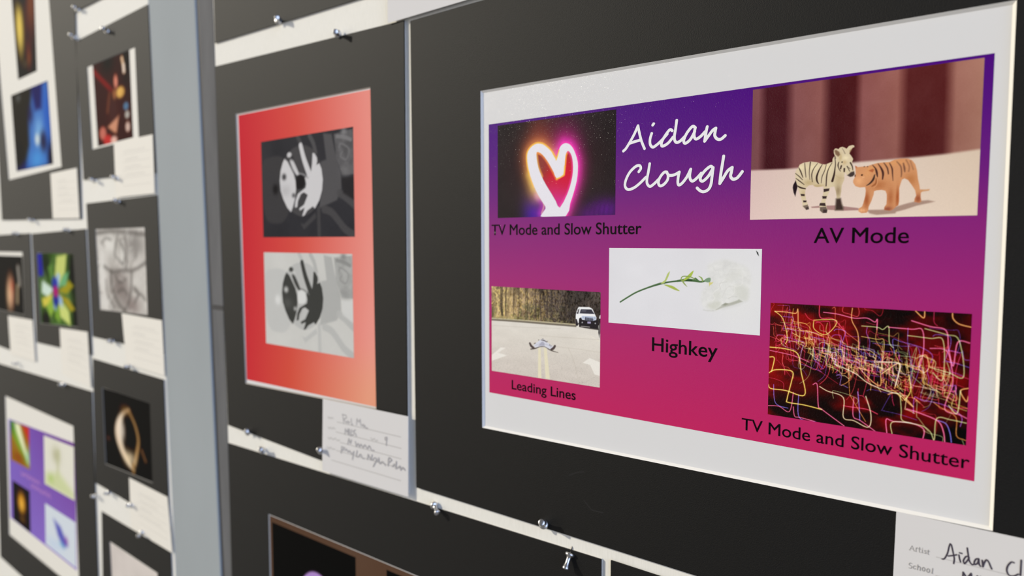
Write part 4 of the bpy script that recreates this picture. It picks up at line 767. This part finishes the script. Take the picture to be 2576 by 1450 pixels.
root, sheet = matted('black-matted grey pencil-like picture, second of the column beside the grey upright', [(-2.8577, .1400), (-2.2705, .1470), (-2.2610, -.3660), (-2.8500, -.3620)], [(-2.7843,0.0446),(-2.3696,0.0466),(-2.3703,-0.2492),(-2.7715,-0.2559)], paper=M['paper_warmlit'], face=-0.9, core='core_grey')
def drawing():
    a = Art(110, 86, (188, 184, 178), 9); n = a.vnoise(18, 18, 4); a.c += (n[..., None]-.5)*90
    a.blob(800, 200, 180, 180, (132, 128, 124), .85); a.blob(300, 200, 150, 130, (222, 220, 214), .9); a.blob(480, 690, 200, 190, (126, 116, 112), .9); a.blob(700, 900, 160, 110, (130, 118, 114), .8); a.blob(800, 620, 120, 90, (206, 203, 197), .8); a.blob(110, 480, 80, 300, (218, 216, 211), .85); a.blob(120, 900, 120, 80, (212, 210, 205), .8); a.blob(560, 330, 60, 130, (214, 212, 206), .8)
    d_ = (92, 88, 84)
    for p, w_ in (([(0, 60), (400, 40), (1000, 90)], 40), ([(160, 460), (330, 520), (520, 500), (760, 490), (1000, 400)], 34), ([(480, 80), (400, 300), (480, 380), (560, 420), (600, 300), (520, 160)], 26), ([(300, 520), (310, 700), (400, 860), (520, 960), (560, 1010)], 40), ([(620, 100), (640, 300), (620, 470)], 30), ([(720, 520), (700, 700), (640, 860), (560, 960)], 36), ([(380, 560), (460, 640), (600, 600)], 24), ([(420, 760), (540, 720), (620, 780)], 24), ([(180, 620), (200, 800), (330, 930)], 24), ([(760, 860), (860, 760), (960, 820)], 26), ([(760, 700), (820, 740)], 44), ([(140, 180), (220, 120), (330, 140)], 20)):
        a.stroke(p, w_, d_, 2.2, .6)
    for k in range(60):
        x, y = a.pyr.uniform(0, 1000), a.pyr.uniform(0, 1000); a.stroke([(x, y), (x+a.pyr.uniform(-90, 90), y+a.pyr.uniform(-90, 90))], 14, (110, 104, 100) if k % 2 else (226, 224, 218), 1.6, .4)
    return a.done()
picture('photograph', [(-2.7867,0.0456),(-2.3675,0.0479),(-2.3675,-0.2508),(-2.7741,-0.2570)], -0.05, drawing(), sheet, 'grey picture')

root, sheet = matted('black-matted photo of a pale ring glowing in the dark, beside the grey upright', [(-2.8597, -.4480), (-2.2715, -.4535), (-2.2650, -.9450), (-2.8844, -.9383)], [(-2.7798,-0.5476),(-2.3787,-0.5471),(-2.3806,-0.8247),(-2.7795,-0.8420)], paper=M['paper_warmlit'], face=-0.9, core='core_grey')
def ring():
    a = Art(80, 76, (20, 13, 9), 2); a.stroke([(560, 180), (430, 260), (330, 420), (320, 560), (390, 720), (520, 860), (620, 930)], (30, 60, 110, 130, 110, 70, 40), (226, 204, 176), 2.6, .95); a.stroke([(560, 190), (680, 340), (740, 520), (700, 700), (640, 860)], (30, 40, 46, 60, 50), (190, 148, 96), 2.6, .9); a.blob(380, 470, 90, 170, (240, 226, 208), .8, 3); a.blob(540, 800, 130, 110, (236, 214, 176), .8); a.stroke([(800, 640), (870, 760)], 34, (150, 110, 78), 2.4, .8); a.stroke([(610, 880), (620, 1010)], 46, (150, 110, 60), 2.6, .8); a.blob(500, 200, 120, 80, (150, 112, 70), .6); a.ell(560, 520, 56, 150, (34, 20, 14), 3, .9); a.blob(90, 640, 60, 40, (96, 70, 66), .7); return a.done()
picture('photograph', [(-2.7800,-0.5491),(-2.3756,-0.5466),(-2.3775,-0.8240),(-2.7769,-0.8404)], -0.05, ring(), sheet, 'dark photo of a glowing ring')

root, sheet = matted('black-matted light grey sheet cropped by the picture bottom, beside the grey upright', [(-2.8371, -1.0402), (-2.2640, -1.0350), (-2.2600, -1.56), (-2.8700, -1.56)], [(-2.7719, -1.1398), (-2.3700, -1.1380), (-2.3600, -1.44), (-2.7650, -1.44)], paper=M['paper_warmlit'], face=-0.9, core='core_grey')
def pale():
    a = Art(60, 50, (206, 198, 192), 9); a.c += (a.vnoise(12, 12, 2)[..., None]-.5)*16; return a.done()
picture('photograph', [(-2.7700, -1.1420), (-2.3710, -1.1400), (-2.3610, -1.4380), (-2.7630, -1.4380)], -0.05, pale(), sheet, 'light grey sheet')

root, sheet = matted('small black-matted dark photo of hands at the left edge of the frame', [(-4.115, .0250), (-3.5040, .0335), (-3.5160, -.5250), (-4.120, -.5110)], [(-4.030, -.0500), (-3.6150, -.0480), (-3.6300, -.3350), (-4.040, -.3330)], paper=M['paper_warmlit'], face=-0.9, core='core_grey')
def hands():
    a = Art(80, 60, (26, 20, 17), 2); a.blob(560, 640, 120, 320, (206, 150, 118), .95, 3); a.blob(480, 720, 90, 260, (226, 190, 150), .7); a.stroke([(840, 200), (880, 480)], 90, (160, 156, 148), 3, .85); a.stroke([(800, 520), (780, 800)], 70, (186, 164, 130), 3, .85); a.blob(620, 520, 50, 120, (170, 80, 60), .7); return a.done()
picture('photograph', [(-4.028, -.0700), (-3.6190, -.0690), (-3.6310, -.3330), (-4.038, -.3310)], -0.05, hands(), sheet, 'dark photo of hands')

root, sheet = matted('small black-matted green, yellow and blue photo left of the grey picture', [(-3.4786, .0310), (-2.8766, .0455), (-2.8668, -.4350), (-3.4845, -.4440)], [(-3.4312,-0.0497),(-3.0113,-0.0494),(-2.9960,-0.3387),(-3.4237,-0.3572)], paper=M['paper_warmlit'], face=-0.9, core='core_grey')
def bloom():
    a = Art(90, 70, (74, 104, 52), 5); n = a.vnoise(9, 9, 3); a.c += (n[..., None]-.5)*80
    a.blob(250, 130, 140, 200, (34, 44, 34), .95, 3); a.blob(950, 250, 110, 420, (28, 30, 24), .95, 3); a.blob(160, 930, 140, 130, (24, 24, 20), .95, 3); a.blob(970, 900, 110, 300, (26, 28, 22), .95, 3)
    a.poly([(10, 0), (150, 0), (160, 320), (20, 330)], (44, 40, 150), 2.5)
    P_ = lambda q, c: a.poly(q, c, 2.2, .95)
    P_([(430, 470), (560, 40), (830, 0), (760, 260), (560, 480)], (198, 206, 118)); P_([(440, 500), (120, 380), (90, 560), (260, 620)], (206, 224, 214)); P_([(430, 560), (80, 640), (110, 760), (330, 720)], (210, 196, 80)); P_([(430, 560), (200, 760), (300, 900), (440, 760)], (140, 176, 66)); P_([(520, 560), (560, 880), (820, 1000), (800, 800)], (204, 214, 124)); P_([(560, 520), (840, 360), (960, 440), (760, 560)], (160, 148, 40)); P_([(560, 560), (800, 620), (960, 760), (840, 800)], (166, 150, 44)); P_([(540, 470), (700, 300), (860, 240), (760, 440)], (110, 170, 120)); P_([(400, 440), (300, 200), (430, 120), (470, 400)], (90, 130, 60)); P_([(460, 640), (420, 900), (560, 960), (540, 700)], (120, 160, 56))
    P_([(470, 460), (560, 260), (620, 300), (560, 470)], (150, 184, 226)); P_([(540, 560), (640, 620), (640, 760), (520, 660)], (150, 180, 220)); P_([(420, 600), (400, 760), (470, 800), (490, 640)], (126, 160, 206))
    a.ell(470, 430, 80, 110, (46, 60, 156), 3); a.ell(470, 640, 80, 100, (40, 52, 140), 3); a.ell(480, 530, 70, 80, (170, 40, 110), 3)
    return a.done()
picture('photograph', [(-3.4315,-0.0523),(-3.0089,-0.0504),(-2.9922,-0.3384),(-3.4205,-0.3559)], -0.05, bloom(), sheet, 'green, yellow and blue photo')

root, sheet = matted('black-matted violet four-photo poster on a white sheet, at lower left', [(-4.112, -.6040), (-2.8850, -.5790), (-2.9040, -1.6170), (-4.200, -1.6270)], [(-3.9806, -.7522), (-3.0927, -.7500), (-3.1070, -1.4560), (-4.0310, -1.4640)], paper=M['paper_warmlit'], face=-0.9, core='core_grey')
vq = [(-3.9421,-0.8605),(-3.0827,-0.8202),(-3.1246,-1.3539),(-3.9917,-1.3768)]
vq = [vq[0], vq[1], (vq[2][0], (vq[2][1]+vq[3][1])/2), (vq[3][0], (vq[2][1]+vq[3][1])/2)]
picture('colour_field', vq, -0.05, gradient(40, 40, (124, 100, 190), (112, 62, 142), (140, 112, 196), (130, 104, 190)), sheet, 'violet printed ground')
def leafy():
    a = Art(50, 46, (150, 110, 40), 3); a.poly([(0, 0), (500, 0), (1000, 900), (700, 700)], (226, 232, 190), 3); a.poly([(0, 0), (150, 0), (900, 900), (700, 850), (100, 350)], (120, 160, 50), 4, .9); a.poly([(640, 0), (1000, 0), (1000, 420)], (196, 50, 44), 4); a.blob(120, 100, 130, 200, (50, 110, 50), .8); a.blob(400, 850, 300, 130, (140, 70, 24), .8); a.blob(900, 700, 100, 200, (150, 214, 170), .8); return a.done()
def sprig():
    a = Art(50, 46, (222, 220, 206), 3); a.blob(420, 300, 140, 160, (176, 174, 140), .8); a.stroke([(500, 200), (460, 700)], 60, (176, 180, 130), 3, .6); a.poly([(60, 760), (500, 620), (1000, 880), (1000, 1000), (0, 1000)], (196, 206, 150), 5, .8); a.blob(230, 820, 90, 90, (170, 196, 110), .7); return a.done()
def gold():
    a = Art(46, 46, (34, 20, 12), 3); a.blob(520, 420, 220, 260, (214, 150, 48), 1, 3); a.blob(520, 470, 120, 150, (232, 182, 80), .8); a.blob(560, 820, 170, 80, (110, 84, 30), .8); return a.done()
def prism():
    a = Art(46, 46, (206, 214, 222), 3); a.poly([(300, 250), (520, 330), (740, 640), (600, 760), (430, 560)], (84, 84, 176), 3, .95); a.blob(700, 560, 60, 90, (130, 70, 160), .8); a.blob(560, 720, 90, 60, (110, 170, 206), .8); a.blob(300, 850, 260, 150, (190, 206, 226), .7); return a.done()
def seg(q, u0, u1, v0, v1): return sub(q, u0, u1, v0, v1)
picture('photograph', seg(vq, .03, .35, .01, .40), -0.10, leafy(), sheet, 'green and red photo')
picture('photograph', seg(vq, .575, .985, .03, .45), -0.10, sprig(), sheet, 'pale green photo')
picture('photograph', seg(vq, .05, .34, .60, .995), -0.10, gold(), sheet, 'dark photo with a gold glow')
picture('photograph', seg(vq, .575, .99, .62, .985), -0.10, prism(), sheet, 'pale photo with a blue stroke')
def scrib(q, u0, u1, v, amp, n, seed):
    r = random.Random(seed); out = []
    for i in range(n):
        u = u0+(u1-u0)*i/(n-1); out.append((u, v+(amp if i % 2 else -amp)*r.uniform(.4, 1)))
    return [lerp2(lerp2(q[0], q[1], a), lerp2(q[3], q[2], a), b) for a, b in out]
strokes('script_lettering', [scrib(vq, .20, .50, .475, .020, 14, 2), scrib(vq, .36, .66, .535, .020, 14, 3)], .006, -0.15, M['ink_pink'], sheet, 'pink script lettering')
root = plain_mat('black mat board cropped by the picture top, above the dark red photo', [(-2.9218, 1.36), (-2.2950, 1.36), (-2.2950, .8390), (-2.9200, .8470)])

# ------------------------------------------------------------------ label cards
def card(label, q, mat, y=-1.4, group=None, tilt=0.0):
    root = empty('label_card', U(lerp2(q[3], q[2], .5), FRONT), label, 'label card', group)
    b = slab('card_sheet', q, y-0.25, y, mat, root)
    return root, b, y-0.30
GC = 'paper label cards pinned by the works'
root, b, yy = card('paper label card with pencilled lines, pinned below the red print', [(-1.4068, -.3894), (-1.0981, -.3834), (-1.1007, -.5642), (-1.4152, -.5728)], M['card'], y=-3.6, group=GC)
strokes('rule_lines', [[(-1.3516,-0.4383),(-1.1227,-0.4336)], [(-1.3566,-0.4638),(-1.1219,-0.4593)], [(-1.3404,-0.4868),(-1.1223,-0.4831)], [(-1.3564,-0.5098),(-1.1145,-0.5048)], [(-1.3757,-0.5377),(-1.1243,-0.5332)]], .0022, yy, M['ink_line'], b, 'thin grey rule lines', 1)
strokes('printed_lettering', [[(-1.3869,-0.4310),(-1.3841,-0.4349),(-1.3797,-0.4316),(-1.3755,-0.4344),(-1.3712,-0.4305),(-1.3656,-0.4331)], [(-1.3877,-0.4569),(-1.3835,-0.4606),(-1.3776,-0.4561),(-1.3720,-0.4595),(-1.3662,-0.4549),(-1.3598,-0.4579)], [(-1.3884,-0.4829),(-1.3828,-0.4864),(-1.3769,-0.4817),(-1.3685,-0.4850),(-1.3598,-0.4803),(-1.3515,-0.4841),(-1.3417,-0.4814)], [(-1.3906,-0.5075),(-1.3849,-0.5109),(-1.3791,-0.5062),(-1.3720,-0.5093),(-1.3612,-0.5077)], [(-1.2254,-0.4546),(-1.2204,-0.4584),(-1.2140,-0.4542),(-1.2078,-0.4580),(-1.2015,-0.4560)]], .0028, yy, M['ink_line'], b, 'small grey printed lettering')
strokes('handwriting', [[(-1.3288,-0.4162),(-1.3272,-0.4264),(-1.3253,-0.4379)], [(-1.3308,-0.4169),(-1.3165,-0.4168),(-1.3153,-0.4227),(-1.3264,-0.4266),(-1.3143,-0.4349)], [(-1.3148,-0.4333),(-1.3092,-0.4289),(-1.3075,-0.4348),(-1.3033,-0.4301)], [(-1.2964,-0.4212),(-1.2954,-0.4352),(-1.2913,-0.4341)], [(-1.2767,-0.4325),(-1.2750,-0.4177),(-1.2691,-0.4243),(-1.2632,-0.4171),(-1.2616,-0.4299)], [(-1.2588,-0.4323),(-1.2525,-0.4274),(-1.2505,-0.4339),(-1.2473,-0.4286),(-1.2433,-0.4343),(-1.2364,-0.4334)],
    [(-1.3219,-0.4637),(-1.3196,-0.4494),(-1.3143,-0.4571),(-1.3081,-0.4474),(-1.3095,-0.4618)], [(-1.3052,-0.4624),(-1.3038,-0.4483)], [(-1.2957,-0.4478),(-1.3001,-0.4636),(-1.2879,-0.4576)], [(-1.2818,-0.4458),(-1.2904,-0.4511),(-1.2804,-0.4562),(-1.2787,-0.4607)], [(-1.1693,-0.4429),(-1.1759,-0.4451),(-1.1743,-0.4501),(-1.1693,-0.4472),(-1.1700,-0.4444),(-1.1720,-0.4620)], [(-1.3115,-0.4853),(-1.3071,-0.4714),(-1.3014,-0.4825),(-1.2974,-0.4728)], [(-1.2830,-0.4738),(-1.2793,-0.4855),(-1.2724,-0.4770),(-1.2674,-0.4846),(-1.2619,-0.4767),(-1.2542,-0.4829),(-1.2476,-0.4753),(-1.2387,-0.4827),(-1.2321,-0.4744),(-1.2234,-0.4831),(-1.2153,-0.4820)],
    [(-1.3351,-0.4959),(-1.3365,-0.5050),(-1.3383,-0.5127)], [(-1.3357,-0.4964),(-1.3236,-0.4972),(-1.3326,-0.5051)], [(-1.3221,-0.5030),(-1.3159,-0.4992),(-1.3106,-0.5051),(-1.3051,-0.5006),(-1.2972,-0.5068),(-1.2889,-0.4991),(-1.2948,-0.5193)], [(-1.2768,-0.4950),(-1.2812,-0.5096),(-1.2732,-0.5088),(-1.2646,-0.5011),(-1.2580,-0.5083),(-1.2517,-0.5091)], [(-1.2393,-0.5082),(-1.2364,-0.4955),(-1.2270,-0.5071),(-1.2221,-0.4939)], [(-1.2208,-0.5058),(-1.2136,-0.4993),(-1.2074,-0.5017),(-1.2186,-0.5208)], [(-1.2037,-0.5065),(-1.1990,-0.4963),(-1.1958,-0.5090),(-1.1863,-0.5028),(-1.1761,-0.5090)], [(-1.1668,-0.5082),(-1.1640,-0.4892),(-1.1544,-0.4921),(-1.1637,-0.4998)], [(-1.1523,-0.5067),(-1.1450,-0.5000),(-1.1408,-0.5072),(-1.1389,-0.4922),(-1.1416,-0.5090),(-1.1332,-0.5048),(-1.1273,-0.5003),(-1.1250,-0.5087),(-1.1179,-0.5015),(-1.1110,-0.5060)]],
    .0031, yy, M['ink_pencil'], b, 'pencil handwriting')
root, b, yy = card('paper label card with a pen-written name, overlapping the purple poster', y=-1.85, mat=M['card'], group=GC, q=[(-.1555, -.3562), (.1550, -.3540), (.1540, -.5380), (-.1570, -.5400)])
strokes('rule_lines', [[(-0.1087,-0.4040),(-0.0186,-0.4037)], [(-0.1084,-0.4283),(-0.0865,-0.4281)]], .0010, yy, M['ink_line'], b, 'thin grey rule lines', 1)
strokes('printed_lettering', [[(-0.1385,-0.4034),(-0.1359,-0.3970)], [(-0.1359,-0.3970),(-0.1333,-0.4030)], [(-0.1375,-0.4012),(-0.1343,-0.4012)], [(-0.1390,-0.4033),(-0.1379,-0.4034)], [(-0.1339,-0.4032),(-0.1328,-0.4032)], [(-0.1313,-0.3984),(-0.1313,-0.4034)], [(-0.1313,-0.4000),(-0.1302,-0.3982),(-0.1291,-0.3984)], [(-0.1318,-0.4033),(-0.1306,-0.4034)], [(-0.1274,-0.3965),(-0.1276,-0.4023),(-0.1264,-0.4033)], [(-0.1284,-0.3989),(-0.1261,-0.3988)], [(-0.1242,-0.3988),(-0.1243,-0.4029)], [(-0.1241,-0.3968),(-0.1242,-0.3971)], [(-0.1249,-0.4029),(-0.1237,-0.4030)], [(-0.1198,-0.3991),(-0.1215,-0.3990),(-0.1216,-0.4003),(-0.1202,-0.4011),(-0.1204,-0.4028),(-0.1222,-0.4027)], [(-0.1176,-0.3974),(-0.1180,-0.4026),(-0.1167,-0.4032)], [(-0.1186,-0.3990),(-0.1163,-0.3989)],
    [(-0.1352,-0.4208),(-0.1374,-0.4206),(-0.1385,-0.4230),(-0.1368,-0.4240),(-0.1352,-0.4251),(-0.1362,-0.4273),(-0.1386,-0.4275)], [(-0.1309,-0.4231),(-0.1327,-0.4231),(-0.1336,-0.4258),(-0.1323,-0.4272),(-0.1308,-0.4262)], [(-0.1286,-0.4202),(-0.1289,-0.4272)], [(-0.1288,-0.4243),(-0.1272,-0.4221),(-0.1258,-0.4229),(-0.1260,-0.4273)], [(-0.1223,-0.4217),(-0.1235,-0.4235),(-0.1232,-0.4263),(-0.1218,-0.4267),(-0.1207,-0.4248),(-0.1211,-0.4222),(-0.1223,-0.4217)], [(-0.1171,-0.4219),(-0.1185,-0.4237),(-0.1182,-0.4265),(-0.1167,-0.4269),(-0.1155,-0.4249),(-0.1159,-0.4223),(-0.1171,-0.4219)], [(-0.1121,-0.4200),(-0.1126,-0.4266)], [(-0.1132,-0.4267),(-0.1119,-0.4267)]],
    .00075, yy, M['ink_grey'], b, 'small grey printed lettering')
strokes('handwriting', [[(-0.1028,-0.4044),(-0.1000,-0.4036),(-0.0969,-0.3956),(-0.0954,-0.3862),(-0.0944,-0.3825),(-0.0930,-0.3841),(-0.0910,-0.3925),(-0.0894,-0.4004),(-0.0898,-0.4068)], [(-0.0959,-0.3988),(-0.0917,-0.3970),(-0.0871,-0.3946)], [(-0.0847,-0.3941),(-0.0840,-0.3980),(-0.0827,-0.4026)], [(-0.0841,-0.3912),(-0.0816,-0.3913)], [(-0.0746,-0.3935),(-0.0774,-0.3941),(-0.0798,-0.4002),(-0.0784,-0.4036),(-0.0758,-0.3990),(-0.0740,-0.3944)], [(-0.0764,-0.3827),(-0.0753,-0.3899),(-0.0736,-0.3984),(-0.0707,-0.4023),(-0.0685,-0.4008)], [(-0.0643,-0.3928),(-0.0670,-0.3943),(-0.0686,-0.3989),(-0.0678,-0.4014),(-0.0653,-0.3991),(-0.0641,-0.3934),(-0.0635,-0.3994),(-0.0620,-0.4018)], [(-0.0606,-0.3938),(-0.0596,-0.4017),(-0.0582,-0.3957),(-0.0563,-0.3919),(-0.0541,-0.3938),(-0.0523,-0.3980),(-0.0507,-0.4016)],
    [(-0.0292,-0.3872),(-0.0318,-0.3873),(-0.0349,-0.3926),(-0.0358,-0.3989),(-0.0334,-0.4041),(-0.0288,-0.4037),(-0.0245,-0.4000)], [(-0.0224,-0.3820),(-0.0224,-0.3920),(-0.0224,-0.4010)], [(-0.0795,-0.4250),(-0.0795,-0.4148),(-0.0752,-0.4216),(-0.0712,-0.4138),(-0.0703,-0.4221)], [(-0.0646,-0.4151),(-0.0650,-0.4203),(-0.0623,-0.4198),(-0.0614,-0.4151)]],
    .0019, yy, M['ink_pen'], b, 'dark pen handwriting')
card('plain white card cropped by the picture top, over the poster mat upper left corner', [(-1.1480, .6500), (-.8380, .6480), (-.8390, .4655), (-1.1492, .4665)], M['card'], y=-3.6, group=GC)
def left_card(label, q, seed):
    root, b, yy = card(label, q, M['card_warmlit'], group=GC)
    r = random.Random(seed); ls = []
    for k in range(5):
        v_ = .25+.14*k; ls.append([lerp2(lerp2(q[0], q[1], a), lerp2(q[3], q[2], a), v_) for a in (.22, .92)])
    strokes('rule_lines', ls, .0014, yy, M['ink_faint'], b, 'faint rule lines', 1)
    strokes('handwriting', [scrib(q, .25+r.uniform(0, .06), .55+r.uniform(0, .3), .20+.14*k, .025, 12, seed*7+k) for k in range(4)], 0.0022, yy, M['ink_faint'], b, 'faint pencil handwriting')
left_card('warm-light-tinted label card below the dark red photo', [(-2.5874, .3415), (-2.2861, .3409), (-2.2867, .1530), (-2.5868, .1515)], 1)
left_card('warm-light-tinted label card below the grey picture', [(-2.5782, -.2552), (-2.2678, -.2578), (-2.2616, -.4400), (-2.5544, -.4350)], 2)
left_card('warm-light-tinted label card below the glowing ring photo', [(-2.5709, -.8480), (-2.2733, -.8471), (-2.2520, -1.0330), (-2.5698, -1.0278)], 3)
left_card('warm-light-tinted label card below the blue photo', [(-3.2185, .2739), (-2.9362, .2776), (-2.9301, .0861), (-3.2150, .0903)], 4)
left_card('warm-light-tinted label card below the green, yellow and blue photo', [(-3.1948, -.3573), (-2.8994, -.3488), (-2.8900, -.5640), (-3.1900, -.5480)], 5)
left_card('warm-light-tinted label card below the small dark photo of hands', [(-3.8676, -.3530), (-3.5222, -.3485), (-3.5130, -.5330), (-3.8560, -.5340)], 6)

# ------------------------------------------------------------------ push pins: base collar, waisted grip, needle
def lathe(profile, n=28):
    V = []; F = []
    for r, z in profile:
        for k in range(n): V.append((r*math.cos(2*math.pi*k/n), r*math.sin(2*math.pi*k/n), z))
    for i in range(len(profile)-1):
        for k in range(n): F.append((i*n+k, i*n+(k+1) % n, (i+1)*n+(k+1) % n, (i+1)*n+k))
    F.append(tuple(range(n-1, -1, -1))); F.append(tuple((len(profile)-1)*n+k for k in range(n)))
    return V, F
mm = 0.001
def pin_meshes():
    grip = [(1.0, 4.4), (3.0, 4.5), (3.6, 4.9), (3.8, 5.6), (3.6, 6.3), (2.9, 6.8), (2.1, 7.2), (1.75, 8.4), (1.65, 10.0), (1.8, 12.0), (2.2, 13.8), (2.55, 14.8), (2.7, 15.5), (2.6, 16.1), (2.2, 16.5), (1.0, 16.65)]
    V, F = lathe([(r*mm, z*mm) for r, z in grip])
    g = bpy.data.meshes.new('grip'); g.from_pydata(V, [], F); g.update(); g.polygons.foreach_set('use_smooth', [True]*len(g.polygons)); g.materials.append(M['steel'])
    V, F = lathe([(r*mm, z*mm) for r, z in [(0.05, -6.5), (0.5, -4.5), (0.5, 4.6)]], 10)
    nd = bpy.data.meshes.new('needle'); nd.from_pydata(V, [], F); nd.update(); nd.polygons.foreach_set('use_smooth', [True]*len(nd.polygons)); nd.materials.append(M['needle'])
    return g, nd
grip_me, needle_me = pin_meshes()
proto = None
def pin(spec, label):
    """spec: point on the board (wall units) and the direction the grip points"""
    global proto
    (bx, bz), d = spec
    if isinstance(bx, tuple): bx, bz = bx
    loc = U((bx, bz), 0); loc.y = BOARD/1000.0
    if proto is None:
        proto = bpy.data.objects.new('push_pin', None); proto.empty_display_size = .005; COL.objects.link(proto)
        g = bpy.data.objects.new('grip', grip_me); n = bpy.data.objects.new('needle', needle_me)
        for c in (g, n): COL.objects.link(c); c.parent = proto
        o = proto
    else:
        o = proto.copy(); COL.objects.link(o)
        for ch in list(proto.children):
            c = ch.copy(); COL.objects.link(c); c.parent = o
    o.location = loc; o.rotation_mode = 'QUATERNION'; o.rotation_quaternion = Vector((0, 0, 1)).rotation_difference(Vector(d).normalized())
    prop(o, label, 'push pin', 'metal push pins in the white boards')
def PM(spec): return ((spec[0][0]/415.0, spec[0][1]/415.0), spec[1])
for spec, label in (
    (((-648.2,227.8),(0.760,-0.649,0.037)), 'steel push pin at the lower edge of the top mat board, above the red print'),
    (((-548.3,196.8),(0.657,-0.746,-0.113)), 'steel push pin at the top edge of the red print mat'),
    (((-729.0,-223.8),(0.681,-0.595,0.426)), 'steel push pin at the lower left edge of the red print mat, nearest the upright'),
    (((-698.6,-240.0),(0.616,-0.631,0.472)), 'steel push pin at the left of the balloon print mat top edge'),
    (((-587.6,-218.1),(0.591,-0.679,0.435)), 'steel push pin at the left edge of the pencilled label card'),
    (((-425.6,-231.4),(0.827,-0.493,-0.271)), 'steel push pin drooping at the strip under the poster mat lower left corner'),
    (((-302.9,-219.8),(0.384,-0.779,0.495)), 'steel push pin seen end-on at the lower edge of the poster mat'),
    (((-277.3,-229.8),(-0.013,-0.525,-0.851)), 'steel push pin dangling nose-down with bare needle, below the poster mat'),
    (((-1076.9,297.9),(0.616,-0.781,0.103)), 'blurred push pin above the dark red photo'),
    (((-1201.7,312.3),(0.672,-0.733,0.102)), 'blurred push pin at the top left corner of the dark red photo mat'),
    (((-1181.3,349.3),(0.672,-0.733,0.102)), 'blurred push pin at the corner of the mat cropped by the picture top'),
    (((-1145.2,90.6),(0.672,-0.733,0.102)), 'blurred push pin at the lower left of the dark red photo mat'),
    (((-1067.3,89.6),(0.672,-0.733,0.102)), 'blurred push pin beside the warm-light-tinted card of the dark red photo'),
    (((-1063.6,56.4),(0.672,-0.733,0.102)), 'blurred push pin at the top edge of the grey picture mat'),
    (((-1105.1,-150.7),(0.662,-0.722,0.201)), 'blurred push pin at the lower edge of the grey picture mat'),
    (((-1048.2,-182.8),(0.662,-0.722,0.201)), 'blurred push pin at the top edge of the glowing ring mat'),
    (((-1262.6,16.7),(0.672,-0.733,0.102)), 'blurred push pin at the top edge of the green, yellow and blue photo mat'),
    (((-1521.2,12.8),(0.672,-0.733,0.102)), 'blurred push pin at the top edge of the small hands photo mat'),
    (((-1430.0,35.9),(0.672,-0.733,0.102)), 'blurred push pin at the lower edge of the mat holding the blue photo'),
    (((-1560.5,-236.5),(0.662,-0.722,0.201)), 'blurred push pin at the left of the violet poster mat top edge'),
    (((-1314.9,-245.0),(0.662,-0.722,0.201)), 'blurred push pin at the right of the violet poster mat top edge'),
    (((-1195.3,-411.2),(0.667,-0.667,0.333)), 'blurred push pin between the violet poster mat and the glowing ring mat'),
    (((-1140.8,-392.5),(0.631,-0.713,0.305)), 'blurred push pin at the lower edge of the glowing ring mat'),
    (((-1060.2,-391.8),(0.631,-0.713,0.305)), 'blurred push pin beside the warm-light-tinted card of the glowing ring photo'),
    (((-1026.4,-422.2),(0.659,-0.744,-0.106)), 'blurred push pin at the top edge of the light grey sheet mat'),
    ):
    pin(PM(spec), label)
